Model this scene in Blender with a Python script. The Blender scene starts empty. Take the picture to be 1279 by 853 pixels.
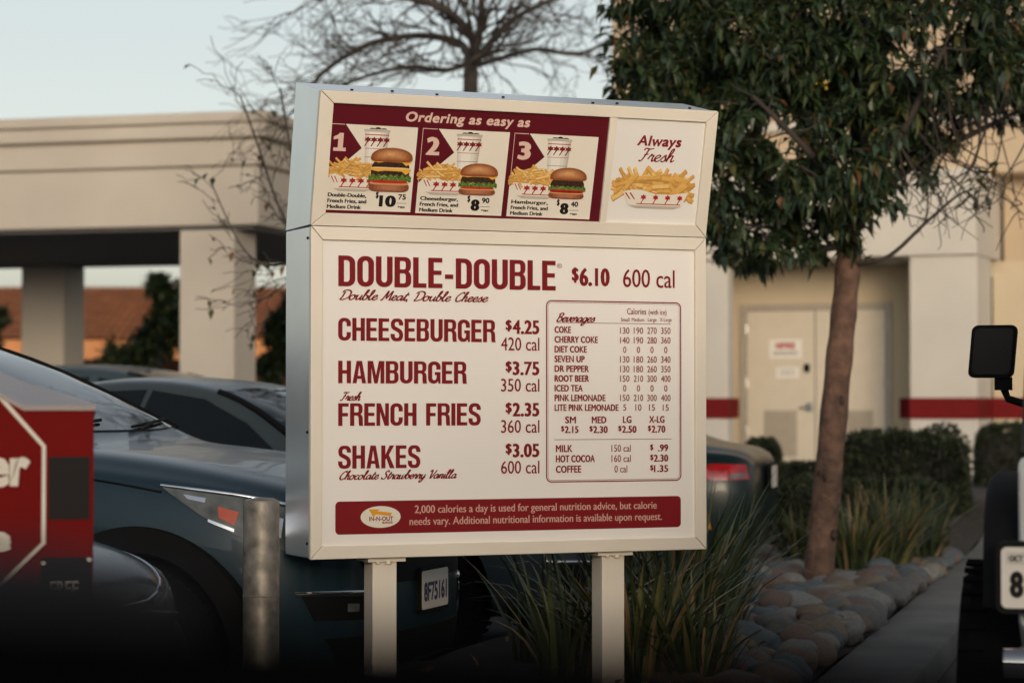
import bpy, bmesh, math, random
from math import sin, cos, pi, radians, sqrt, atan2, tan
from mathutils import Vector, Matrix, noise
from mathutils.bvhtree import BVHTree
from mathutils.geometry import tessellate_polygon

scn = bpy.context.scene
COL = scn.collection
R = random.Random(7)

# ------------------------------------------------------------------ camera, world, sun
FPX, CX, CY, HOR, EYE = 3020.0, 639.5, 426.5, 505.0, 1.3
PITCH = math.atan((HOR - CY) / FPX)
cam = bpy.data.cameras.new('camera'); cam_ob = bpy.data.objects.new('camera', cam); COL.objects.link(cam_ob)
cam.sensor_width = 36.0; cam.sensor_fit = 'HORIZONTAL'; cam.lens = 36.0 * FPX / 1279.0
cam.clip_start = 0.05; cam.clip_end = 3000
cam_ob.location = (0, 0, EYE); cam_ob.rotation_euler = (pi / 2 + PITCH, 0, 0)
cam.dof.use_dof = True; cam.dof.focus_distance = 8.95; cam.dof.aperture_fstop = 3.0
scn.camera = cam_ob

SUN_EL, SUN_AZ = radians(9.0), radians(173.0)          # azimuth clockwise from +Y
world = bpy.data.worlds.new('World'); scn.world = world; world.use_nodes = True
wn = world.node_tree; bg = wn.nodes['Background']
sky = wn.nodes.new('ShaderNodeTexSky'); sky.sky_type = 'NISHITA'; sky.sun_disc = False
sky.sun_elevation = SUN_EL; sky.sun_rotation = SUN_AZ
sky.air_density = 1.0; sky.dust_density = 2.0; sky.ozone_density = 1.0
hsv = wn.nodes.new('ShaderNodeHueSaturation'); hsv.inputs['Saturation'].default_value = 0.40
wn.links.new(sky.outputs[0], hsv.inputs['Color']); wn.links.new(hsv.outputs[0], bg.inputs[0])
bg.inputs[1].default_value = 0.15
sun = bpy.data.lights.new('sun', 'SUN'); sun.energy = 0.85; sun.angle = radians(14); sun.color = (1.0, 0.73, 0.45)
sun_ob = bpy.data.objects.new('sun', sun); COL.objects.link(sun_ob)
sd = Vector((sin(SUN_AZ) * cos(SUN_EL), cos(SUN_AZ) * cos(SUN_EL), sin(SUN_EL)))
sun_ob.rotation_euler = sd.to_track_quat('Z', 'Y').to_euler()
vs = scn.view_settings; vs.view_transform = 'Standard'; vs.look = 'None'; vs.gamma = 1.0; vs.use_curve_mapping = False
vs.exposure = 0.25

# ------------------------------------------------------------------ helpers
def ray(px, py):
    x, u = (px - CX) / FPX, (CY - py) / FPX
    return Vector((x, cos(PITCH) - u * sin(PITCH), sin(PITCH) + u * cos(PITCH)))
def at(px, py, Y):                                     # measured photo pixel at a chosen real distance -> world point
    d = ray(px, py); return Vector((0, 0, EYE)) + d * (Y / d.y)

_mats = {}
def mat(name, col, rough=0.6, metal=0.0, spec=0.5, var=0.12, scale=6.0, bump=0.0, bscale=None, coat=0.0, col2=None, emit=None, trans=0.0, detail=4.0):
    if name in _mats: return _mats[name]
    m = bpy.data.materials.new(name); m.use_nodes = True; nt = m.node_tree; p = nt.nodes['Principled BSDF']
    p.inputs['Roughness'].default_value = rough; p.inputs['Metallic'].default_value = metal
    p.inputs['Specular IOR Level'].default_value = spec; p.inputs['Coat Weight'].default_value = coat
    p.inputs['Coat Roughness'].default_value = 0.04
    tc = nt.nodes.new('ShaderNodeTexCoord'); no = nt.nodes.new('ShaderNodeTexNoise')
    no.inputs['Scale'].default_value = scale; no.inputs['Detail'].default_value = detail
    nt.links.new(tc.outputs['Object'], no.inputs['Vector'])
    rp = nt.nodes.new('ShaderNodeValToRGB'); rp.color_ramp.elements[0].position = 0.3; rp.color_ramp.elements[1].position = 0.7
    a = [max(0, c * (1 - var)) for c in col]; b = [min(1, c * (1 + var)) for c in (col2 or col)]
    rp.color_ramp.elements[0].color = (*a, 1); rp.color_ramp.elements[1].color = (*b, 1)
    nt.links.new(no.outputs['Fac'], rp.inputs['Fac']); nt.links.new(rp.outputs['Color'], p.inputs['Base Color'])
    if bump:
        bn = nt.nodes.new('ShaderNodeTexNoise'); bn.inputs['Scale'].default_value = bscale or scale * 4; bn.inputs['Detail'].default_value = 6
        nt.links.new(tc.outputs['Object'], bn.inputs['Vector'])
        bp = nt.nodes.new('ShaderNodeBump'); bp.inputs['Strength'].default_value = bump; bp.inputs['Distance'].default_value = 0.02
        nt.links.new(bn.outputs['Fac'], bp.inputs['Height']); nt.links.new(bp.outputs['Normal'], p.inputs['Normal'])
    if emit:
        p.inputs['Emission Color'].default_value = (*emit[0], 1); p.inputs['Emission Strength'].default_value = emit[1]
    if trans: p.inputs['Transmission Weight'].default_value = trans
    _mats[name] = m
    return m

class MB:
    def __init__(s): s.v = []; s.f = []; s.m = []
    def poly(s, pts, m=0):
        b = len(s.v); s.v += [tuple(p) for p in pts]; s.f.append(tuple(range(b, b + len(pts)))); s.m.append(m)
    def tris(s, pts, tr, m=0):
        b = len(s.v); s.v += [tuple(p) for p in pts]
        for t in tr: s.f.append(tuple(b + i for i in t)); s.m.append(m)
    def box(s, x0, x1, y0, y1, z0, z1, m=0, T=None):
        c = [(x0, y0, z0), (x1, y0, z0), (x1, y1, z0), (x0, y1, z0), (x0, y0, z1), (x1, y0, z1), (x1, y1, z1), (x0, y1, z1)]
        if T: c = [T(*p) for p in c]
        b = len(s.v); s.v += [tuple(p) for p in c]
        for q in ((0, 3, 2, 1), (4, 5, 6, 7), (0, 1, 5, 4), (1, 2, 6, 5), (2, 3, 7, 6), (3, 0, 4, 7)):
            s.f.append(tuple(b + i for i in q)); s.m.append(m)
    def tube(s, pts, rad, n=8, m=0, caps=True):
        pts = [Vector(p) for p in pts]; k = len(pts)
        if not hasattr(rad, '__len__'): rad = [rad] * k
        b = len(s.v); prev = None
        for i, p in enumerate(pts):
            d = (pts[min(i + 1, k - 1)] - pts[max(i - 1, 0)])
            d = d.normalized() if d.length > 1e-9 else Vector((0, 0, 1))
            if prev is None:
                a = d.orthogonal().normalized()
            else:
                a = prev - d * prev.dot(d); a = a.normalized() if a.length > 1e-6 else d.orthogonal().normalized()
            prev = a; c = d.cross(a)
            for j in range(n):
                t = 2 * pi * j / n; s.v.append(tuple(p + (a * cos(t) + c * sin(t)) * rad[i]))
        for i in range(k - 1):
            for j in range(n):
                s.f.append((b + i * n + j, b + i * n + (j + 1) % n, b + (i + 1) * n + (j + 1) % n, b + (i + 1) * n + j)); s.m.append(m)
        if caps:
            s.f.append(tuple(b + j for j in reversed(range(n)))); s.m.append(m)
            s.f.append(tuple(b + (k - 1) * n + j for j in range(n))); s.m.append(m)
    def lathe(s, prof, n=32, m=0, T=None, ms=None):     # prof: (radius, axial); axis = local z unless T maps it
        b = len(s.v); k = len(prof)
        for r, h in prof:
            for j in range(n):
                t = 2 * pi * j / n; p = (r * cos(t), r * sin(t), h); s.v.append(tuple(T(*p)) if T else p)
        for i in range(k - 1):
            for j in range(n):
                s.f.append((b + i * n + j, b + i * n + (j + 1) % n, b + (i + 1) * n + (j + 1) % n, b + (i + 1) * n + j)); s.m.append(ms[i] if ms else m)
        if prof[0][0] > 1e-6: s.f.append(tuple(b + j for j in reversed(range(n)))); s.m.append(ms[0] if ms else m)
        if prof[-1][0] > 1e-6: s.f.append(tuple(b + (k - 1) * n + j for j in range(n))); s.m.append(ms[-1] if ms else m)
    def prism(s, outline, h0, h1, T, m=0):              # outline (a,b) extruded from h0 to h1, T(a,b,h) -> point
        n = len(outline); b = len(s.v)
        s.v += [tuple(T(a, c, h0)) for a, c in outline] + [tuple(T(a, c, h1)) for a, c in outline]
        tr = tessellate_polygon([[Vector((a, c, 0)) for a, c in outline]])
        for t in tr:
            s.f.append(tuple(b + i for i in t)); s.m.append(m); s.f.append(tuple(b + n + i for i in reversed(t))); s.m.append(m)
        for i in range(n):
            j = (i + 1) % n; s.f.append((b + i, b + j, b + n + j, b + n + i)); s.m.append(m)
    def grid(s, P, m=0):                                # P[i][j]
        b = len(s.v); h = len(P); w = len(P[0])
        for row in P: s.v += [tuple(p) for p in row]
        for i in range(h - 1):
            for j in range(w - 1):
                s.f.append((b + i * w + j, b + i * w + j + 1, b + (i + 1) * w + j + 1, b + (i + 1) * w + j)); s.m.append(m)
    def mesh(s, name, mats, fix=True, smooth=None):
        me = bpy.data.meshes.new(name); me.from_pydata(s.v, [], s.f)
        for m in (mats if isinstance(mats, (list, tuple)) else [mats]): me.materials.append(m)
        me.polygons.foreach_set('material_index', s.m)
        if smooth is not None: me.polygons.foreach_set('use_smooth', [True] * len(s.f))
        if fix:
            bm = bmesh.new(); bm.from_mesh(me); bmesh.ops.recalc_face_normals(bm, faces=bm.faces); bm.to_mesh(me); bm.free()
        if smooth is not None and smooth < 180: me.set_sharp_from_angle(angle=radians(smooth))
        me.update(); return me
    def build(s, name, mats, parent=None, smooth=None, bevel=0.0, fix=True, seg=2):
        return link(name, s.mesh(name, mats, fix, smooth), parent, bevel, seg)

def link(name, me, parent=None, bevel=0.0, seg=2):
    o = bpy.data.objects.new(name, me); COL.objects.link(o)
    if parent: o.parent = parent
    if bevel:
        b = o.modifiers.new('bevel', 'BEVEL'); b.width = bevel; b.segments = seg; b.limit_method = 'ANGLE'; b.angle_limit = radians(40)
    return o
def thing(name, label, cat, loc=(0, 0, 0), rotz=0.0, group=None):
    o = bpy.data.objects.new(name, None); COL.objects.link(o); o.location = loc; o.rotation_euler = (0, 0, rotz)
    o['label'] = label; o['category'] = cat
    if group: o['group'] = group
    return o
def tag(o, label, cat, group=None):
    o['label'] = label; o['category'] = cat
    if group: o['group'] = group
    return o
def struct(o): o['kind'] = 'structure'; return o
def new_eval(o):
    dg = bpy.context.evaluated_depsgraph_get(); dg.update()
    return bpy.data.meshes.new_from_object(o.evaluated_get(dg))
def rrect(x0, y0, x1, y1, r, n=5):
    out = []
    for cx, cy, a in ((x1 - r, y1 - r, 0), (x0 + r, y1 - r, 90), (x0 + r, y0 + r, 180), (x1 - r, y0 + r, 270)):
        for i in range(n + 1):
            t = radians(a + 90 * i / n); out.append((cx + r * cos(t), cy + r * sin(t)))
    return out
def ellipse(cx, cy, rx, ry, n=28, a0=0, a1=360):
    return [(cx + rx * cos(radians(a0 + (a1 - a0) * i / n)), cy + ry * sin(radians(a0 + (a1 - a0) * i / n))) for i in range(n + (a1 - a0 < 360))]
def spline(pts, k=6):
    pts = [Vector(p) for p in pts]; out = []
    for i in range(len(pts) - 1):
        p0, p1, p2, p3 = pts[max(i - 1, 0)], pts[i], pts[i + 1], pts[min(i + 2, len(pts) - 1)]
        for j in range(k):
            t = j / k
            out.append(0.5 * ((2 * p1) + (p2 - p0) * t + (2 * p0 - 5 * p1 + 4 * p2 - p3) * t * t + (3 * p1 - p0 - 3 * p2 + p3) * t ** 3))
    out.append(pts[-1]); return out

# ------------------------------------------------------------------ lettering
_tx = {}
def text_geo(body, space=1.0):
    k = (body, space)
    if k in _tx: return _tx[k]
    c = bpy.data.curves.new('lettering', 'FONT'); c.body = body; c.size = 1; c.resolution_u = 3; c.space_character = space; c.fill_mode = 'FRONT'
    o = bpy.data.objects.new('lettering', c); COL.objects.link(o)
    me = new_eval(o); bpy.data.objects.remove(o); bpy.data.curves.remove(c)
    bm = bmesh.new(); bm.from_mesh(me); bpy.data.meshes.remove(me)
    bmesh.ops.remove_doubles(bm, verts=bm.verts, dist=1e-5); bmesh.ops.triangulate(bm, faces=bm.faces)
    bm.verts.index_update(); bm.verts.ensure_lookup_table()
    pts = [(v.co.x, v.co.y) for v in bm.verts]; tr = [[l.vert.index for l in f.loops] for f in bm.faces]
    nrm = [[0.0, 0.0] for _ in pts]
    for e in bm.edges:
        if len(e.link_faces) == 1:
            a, b = e.verts[0].co, e.verts[1].co; d = (b - a)
            if d.length < 1e-9: continue
            d.normalize(); n = Vector((d.y, -d.x, 0)); mid = (a + b) / 2; fc = e.link_faces[0].calc_center_median()
            if n.dot(fc - mid) > 0: n = -n
            for v in e.verts: nrm[v.index][0] += n.x; nrm[v.index][1] += n.y
    bm.free()
    for n in nrm:
        l = sqrt(n[0] ** 2 + n[1] ** 2)
        if l > 1e-6: n[0] /= l; n[1] /= l
    # thin Bfont: cap height is about 0.70 em
    cap = max(p[1] for p in text_geo(('H'), 1.0)[0]) if body != 'H' else max(p[1] for p in pts)
    xs = [p[0] for p in pts]
    _tx[k] = (pts, tr, nrm, cap, min(xs), max(xs))
    return _tx[k]

SG = {  # brush-script glyphs: strokes, advance (x-height 1)
 'o': ([[(.75,.85),(.4,1),(.08,.6),(.15,.1),(.5,0),(.8,.45),(.7,.9),(1.1,.75)]], 1.0),
 'u': ([[(0,.6),(.15,1),(.1,.3),(.3,0),(.6,.3),(.8,1)],[(.8,1),(.72,.3),(.85,0),(1.1,.3)]], 1.0),
 'b': ([[(0,.3),(.35,1.4),(.45,2),(.25,2.05),(.15,1.2),(.15,.2),(.4,0),(.7,.3),(.65,.85),(.4,.95),(1.0,.7)]], .9),
 'l': ([[(0,.3),(.4,1.4),(.42,2),(.22,2),(.15,1.2),(.18,.2),(.4,0),(.65,.3)]], .6),
 'e': ([[(0,.4),(.45,.55),(.65,.8),(.5,1),(.2,.85),(.1,.35),(.35,0),(.65,.1),(.9,.4)]], .8),
 'a': ([[(.75,.8),(.45,1),(.1,.6),(.15,.1),(.45,.05),(.75,.6),(.82,1),(.75,.3),(.88,0),(1.1,.3)]], 1.0),
 't': ([[(0,.3),(.35,1.1),(.45,1.7),(.3,.9),(.25,.2),(.42,0),(.7,.3)],[(.1,1.15),(.7,1.2)]], .65),
 'h': ([[(0,.3),(.4,1.5),(.42,2.05),(.22,1.9),(.12,1),(.08,0)],[(.1,.4),(.4,.95),(.62,.9),(.58,.3),(.7,0),(.95,.3)]], .9),
 's': ([[(0,.3),(.45,1.05),(.5,.8),(.6,.35),(.4,0),(.1,.1)],[(.5,.05),(.8,.35)]], .75),
 'r': ([[(0,.3),(.25,1.1),(.3,.9),(.55,.95),(.52,.4),(.62,0),(.85,.3)]], .75),
 'c': ([[(.65,.85),(.45,1),(.12,.65),(.15,.1),(.45,0),(.85,.35)]], .75),
 'w': ([[(0,.5),(.15,1),(.12,.2),(.35,0),(.6,.4),(.68,1),(.62,.2),(.85,0),(1.12,.5),(1.15,1),(1.4,.85)]], 1.25),
 'y': ([[(0,.6),(.15,1),(.12,.3),(.35,.1),(.65,.5),(.78,1),(.6,-.3),(.3,-.85),(.05,-.7),(.3,-.2),(.95,.35)]], .9),
 'v': ([[(0,.6),(.18,1),(.2,.3),(.38,0),(.68,.5),(.7,1),(.95,.9)]], .8),
 'i': ([[(0,.3),(.25,1),(.2,.3),(.35,0),(.6,.3)],[(.33,1.4),(.38,1.52)]], .5),
 'n': ([[(0,.3),(.2,1),(.18,0)],[(.18,.4),(.5,.98),(.72,.85),(.65,.25),(.8,0),(1.05,.3)]], .95),
 'g': ([[(.75,.8),(.45,1),(.1,.6),(.15,.1),(.45,.05),(.75,.6),(.8,1),(.65,-.4),(.35,-.85),(.1,-.65),(.4,-.15),(1.05,.35)]], .95),
 'D': ([[(.35,1.7),(.3,.6),(.15,.05),(.6,0),(1.25,.5),(1.3,1.5),(.8,2),(.2,1.9),(0,1.5)]], 1.4),
 'M': ([[(0,.2),(.15,0),(.35,1),(.55,2),(.7,.3),(1.2,2),(1.25,.8),(1.3,0),(1.5,.25)]], 1.5),
 'C': ([[(1,1.6),(.95,2),(.5,1.7),(.15,.9),(.3,.1),(.75,0),(1.15,.4)]], 1.15),
 'F': ([[(.2,1.7),(.35,2),(.9,1.9),(1.3,2.05)],[(.75,1.9),(.55,.8),(.3,0),(0,.1)],[(.4,1),(.9,1.1)]], 1.05),
 'S': ([[(1,1.6),(.85,2),(.5,1.8),(.5,1.3),(.85,.7),(.65,.05),(.15,.05),(.05,.4)]], 1.1),
 'V': ([[(0,1.6),(.2,2),(.4,1.7),(.4,.6),(.5,0),(.9,1),(1.2,2)]], 1.1),
 'B': ([[(.4,1.8),(.3,.8),(.15,0)],[(.1,1.6),(.6,2),(1,1.7),(.75,1.15),(.4,1.05),(.9,.95),(1,.35),(.6,0),(.15,.15)]], 1.15),
 ',': ([[(.15,.1),(.05,-.3)]], .4), ' ': ([], .7),
}

def arc(cx, cy, rx, ry, a0, a1, n=7): return [(cx + rx * cos(radians(a0 + (a1 - a0) * i / n)), cy + ry * sin(radians(a0 + (a1 - a0) * i / n))) for i in range(n + 1)]
def heavy_glyph(ch):
    """condensed grotesque capitals, cap height 1: (loops for filled outlines, strokes, width)"""
    s, t, w = .182, .150, .545; rx, ry = .25, .24
    def box_(w, l=True):                               # rounded outline and its counter
        o = arc(w - rx, 1 - ry, rx, ry, 0, 90) + (arc(rx, 1 - ry, rx, ry, 90, 180) + arc(rx, ry, rx, ry, 180, 270) if l else [(0, 1), (0, 0)]) + arc(w - rx, ry, rx, ry, 270, 360)
        a, b = rx - s + .02, ry - t + .02; x1, x0 = w - s, s
        i = arc(x1 - a, 1 - t - b, a, b, 0, 90) + (arc(x0 + a, 1 - t - b, a, b, 90, 180) + arc(x0 + a, t + b, a, b, 180, 270) if l else [(s, 1 - t), (s, t)]) + arc(x1 - a, t + b, a, b, 270, 360)
        return [o, i]
    a, b = rx - s + .02, ry - t + .02
    if ch == 'O': return box_(w), w
    if ch == 'D': return box_(w, False), w
    if ch == 'U':
        o = [(0, 1)] + arc(rx, ry, rx, ry, 180, 270) + arc(w - rx, ry, rx, ry, 270, 360) + [(w, 1), (w - s, 1)] + arc(w - s - a, t + b, a, b, 360, 270) + arc(s + a, t + b, a, b, 270, 180) + [(s, 1)]
        return [o], w
    if ch in 'CG':
        o = [(w, .635)] + arc(w - rx, 1 - ry, rx, ry, 0, 90) + arc(rx, 1 - ry, rx, ry, 90, 180) + arc(rx, ry, rx, ry, 180, 270)
        inn = arc(s + a, t + b, a, b, 270, 180) + arc(s + a, 1 - t - b, a, b, 180, 90) + arc(w - s - a, 1 - t - b, a, b, 90, 0) + [(w - s, .635)]
        if ch == 'C': return [o + arc(w - rx, ry, rx, ry, 270, 360) + [(w, .375), (w - s, .375)] + arc(w - s - a, t + b, a, b, 360, 270) + inn], w
        return [o + [(w * .52, 0), (w * .68, .03), (w - .10, .10), (w - .085, 0), (w, 0), (w, .52), (w * .54, .52), (w * .54, .385), (w - s + .01, .385), (w - s + .01, .27)] + arc(w - s - a, t + b, a, b, 340, 270, 5) + inn], w
    if ch in 'BR':
        w = .55; r2 = .19
        top = arc(w - r2 - .01, 1 - .19, r2, .19, 0, 90)
        h1 = [(s, .865), (s, .595)] + arc(w - s - .06, .66, .06, .065, 270, 360, 4) + arc(w - s - .06, .80, .06, .065, 0, 90, 4)
        if ch == 'B':
            o = [(w - .01, .68)] + top + [(0, 1), (0, 0)] + arc(w - .21, .20, .21, .20, 270, 360) + [(w, .36), (w - .03, .46), (w - .085, .525), (w - .03, .59)]
            h2 = [(s, .46), (s, .135)] + arc(w - s - .06, .20, .06, .065, 270, 360, 4) + arc(w - s - .06, .395, .06, .065, 0, 90, 4)
            return [o, h1, h2], w
        o = [(w - .01, .68)] + top + [(0, 1), (0, 0), (s, 0), (s, .455), (w - s - .08, .455), (w - s - .02, .43), (w - s, .37), (w - s + .005, .12), (w - s + .025, 0), (w + .025, 0), (w + .005, .06), (w - .005, .36), (w - .03, .45), (w - .095, .515), (w - .03, .58)]
        return [o, h1], w
    if ch == 'L': return [[(0, 1), (0, 0), (.44, 0), (.44, t), (s, t), (s, 1)]], .44
    if ch == 'E': return [[(0, 1), (0, 0), (.47, 0), (.47, t), (s, t), (s, .435), (.44, .435), (.44, .58), (s, .58), (s, 1 - t), (.465, 1 - t), (.465, 1)]], .47
    if ch == 'F': return [[(0, 1), (0, 0), (s, 0), (s, .42), (.42, .42), (.42, .57), (s, .57), (s, 1 - t), (.45, 1 - t), (.45, 1)]], .45
    if ch == 'H': return [[(0, 1), (0, 0), (s, 0), (s, .43), (w - s, .43), (w - s, 0), (w, 0), (w, 1), (w - s, 1), (w - s, .585), (s, .585), (s, 1)]], w
    if ch == 'I': return [[(0, 1), (0, 0), (s, 0), (s, 1)]], s
    if ch == '-': return [[(.02, .31), (.30, .31), (.30, .46), (.02, .46)]], .32
    if ch == 'A': w = .58; return [[(0, 0), (.175, 0), (.205, .20), (w - .205, .20), (w - .175, 0), (w, 0), (w * .5 + .115, 1), (w * .5 - .115, 1)], [(.225, .335), (w - .225, .335), (w * .5, .80)]], w
    if ch == 'M': w = .72; return [[(0, 0), (0, 1), (.235, 1), (w / 2, .36), (w - .235, 1), (w, 1), (w, 0), (w - .165, 0), (w - .165, .68), (w / 2 + .075, 0), (w / 2 - .075, 0), (.165, .68), (.165, 0)]], w
    if ch == 'N': return [[(0, 0), (0, 1), (.19, 1), (w - .165, .40), (w - .165, 1), (w, 1), (w, 0), (w - .19, 0), (.165, .60), (.165, 0)]], w
    if ch == 'K': w = .57; return [[(0, 0), (0, 1), (s, 1), (s, .60), (w - .205, 1), (w - .005, 1), (.335, .585), (w + .015, 0), (w - .195, 0), (.225, .43), (s, .365), (s, 0)]], w
    if ch == 'S':                                       # swept outline
        cl = [(w - s / 2, .70), (w - s / 2, .80), (w - .155, .905), (w / 2, .928), (.16, .90), (s / 2 + .005, .80), (s / 2 + .005, .70), (.13, .60), (w / 2, .52), (w - .14, .43), (w - s / 2, .31), (w - s / 2 - .002, .20), (w - .155, .098), (w / 2, .072), (.15, .098), (s / 2, .20), (s / 2, .32)]
        P = spline([(x, y, 0) for x, y in cl], 4); l, r_ = [], []
        for i, q in enumerate(P):
            d = (P[min(i + 1, len(P) - 1)] - P[max(i - 1, 0)]).normalized(); n = Vector((-d.y, d.x, 0)); ww = t + (s - t) * abs(d.y) ** 1.0
            if .25 < i / len(P) < .75: ww = s * .95
            l.append(q + n * ww / 2); r_.append(q - n * ww / 2)
        return [[(q.x, q.y) for q in l] + [(q.x, q.y) for q in reversed(r_)]], w
    return [], .30

class Canvas:
    """flat printed artwork on a face; F(u, v, n) gives the point n metres in front of it"""
    def __init__(s, F, lift=0.0006): s.F = F; s.mb = MB(); s.mats = []; s.lift = lift
    def mi(s, m):
        if m not in s.mats: s.mats.append(m)
        return s.mats.index(m)
    def poly(s, pts, m, L=1):
        tr = tessellate_polygon([[Vector((a, b, 0)) for a, b in pts]])
        s.mb.tris([s.F(a, b, s.lift * L) for a, b in pts], tr, s.mi(m))
    def rect(s, u0, v0, u1, v1, m, L=1): s.poly([(u0, v0), (u1, v0), (u1, v1), (u0, v1)], m, L)
    def ring(s, out, inn, m, L=1):
        n = len(out); b = len(s.mb.v); k = s.mi(m)
        s.mb.v += [tuple(s.F(a, c, s.lift * L)) for a, c in out] + [tuple(s.F(a, c, s.lift * L)) for a, c in inn]
        for i in range(n): j = (i + 1) % n; s.mb.f.append((b + i, b + j, b + n + j, b + n + i)); s.mb.m.append(k)
    def stroke(s, pts, w, m, L=1, k=1):
        P = spline([(a, b, 0) for a, b in pts], k) if k > 1 else [Vector((a, b, 0)) for a, b in pts]
        l, r = [], []
        for i, p in enumerate(P):
            d = P[min(i + 1, len(P) - 1)] - P[max(i - 1, 0)]; d = d.normalized() if d.length > 1e-9 else Vector((1, 0, 0))
            n = Vector((-d.y, d.x, 0)); ww = w(d) if callable(w) else w
            l.append(p + n * ww / 2); r.append(p - n * ww / 2)
        b = len(s.mb.v); q = len(P); mi = s.mi(m)
        s.mb.v += [tuple(s.F(p.x, p.y, s.lift * L)) for p in l] + [tuple(s.F(p.x, p.y, s.lift * L)) for p in r]
        for i in range(q - 1): s.mb.f.append((b + i, b + i + 1, b + q + i + 1, b + q + i)); s.mb.m.append(mi)
    def text(s, body, u0, v0, u1, cap, m, L=3, bx=0.0, by=None, shear=0.0, space=1.0, align=None):
        """fits the text between u0 and u1 with the given cap height; bx, by embolden (fractions of the cap height)"""
        pts, tr, nrm, c, x0, x1 = text_geo(body, space); sy = cap / c
        ox = bx * cap; oy = (bx if by is None else by) * cap; sh = shear * cap
        sy2 = (cap - 2 * oy) / c
        sx = (u1 - u0 - 2 * ox - sh) / (x1 - x0)
        out = []
        for (x, y), (nx, ny) in zip(pts, nrm):
            v = y * sy2 + oy + ny * oy; out.append(s.F(u0 + ox + (x - x0) * sx + nx * ox + shear * v, v0 + v, s.lift * L))
        s.mb.tris(out, tr, s.mi(m))
    def heavy(s, body, u0, v0, u1, cap, m, L=3, gap=.062):
        gl = [heavy_glyph(c) for c in body]; tw = sum(g[1] for g in gl) + gap * (len(gl) - 1); sx = (u1 - u0) / tw; x = 0; k = s.mi(m)
        for loops, w in gl:
            if loops:
                pts = [q for lp in loops for q in lp]
                tr = tessellate_polygon([[Vector((a, c, 0)) for a, c in lp] for lp in loops])
                s.mb.tris([s.F(u0 + (x + a) * sx, v0 + c * cap, s.lift * L) for a, c in pts], tr, k)
            x += w + gap
    def script(s, body, u0, v0, u1, cap, m, L=3, wt=0.34, slant=0.38):
        adv = 0; segs = []
        for ch in body:
            g, a = SG[ch]
            for st in g: segs.append([(x + adv, y) for x, y in st])
            adv += a
        S = cap / 2.0; xs = [x + slant * y for st in segs for x, y in st]; sx = (u1 - u0) / (max(xs) - min(xs)); x0 = min(xs)
        for st in segs:
            s.stroke([(u0 + (x + slant * y - x0) * sx, v0 + y * S) for x, y in st], lambda d: S * wt * (0.65 + 0.75 * abs(d.x * 0.35 - d.y * 0.93) ** 2), m, L, 5)
    def build(s, name, parent): return s.mb.build(name, s.mats, parent, fix=False)
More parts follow.
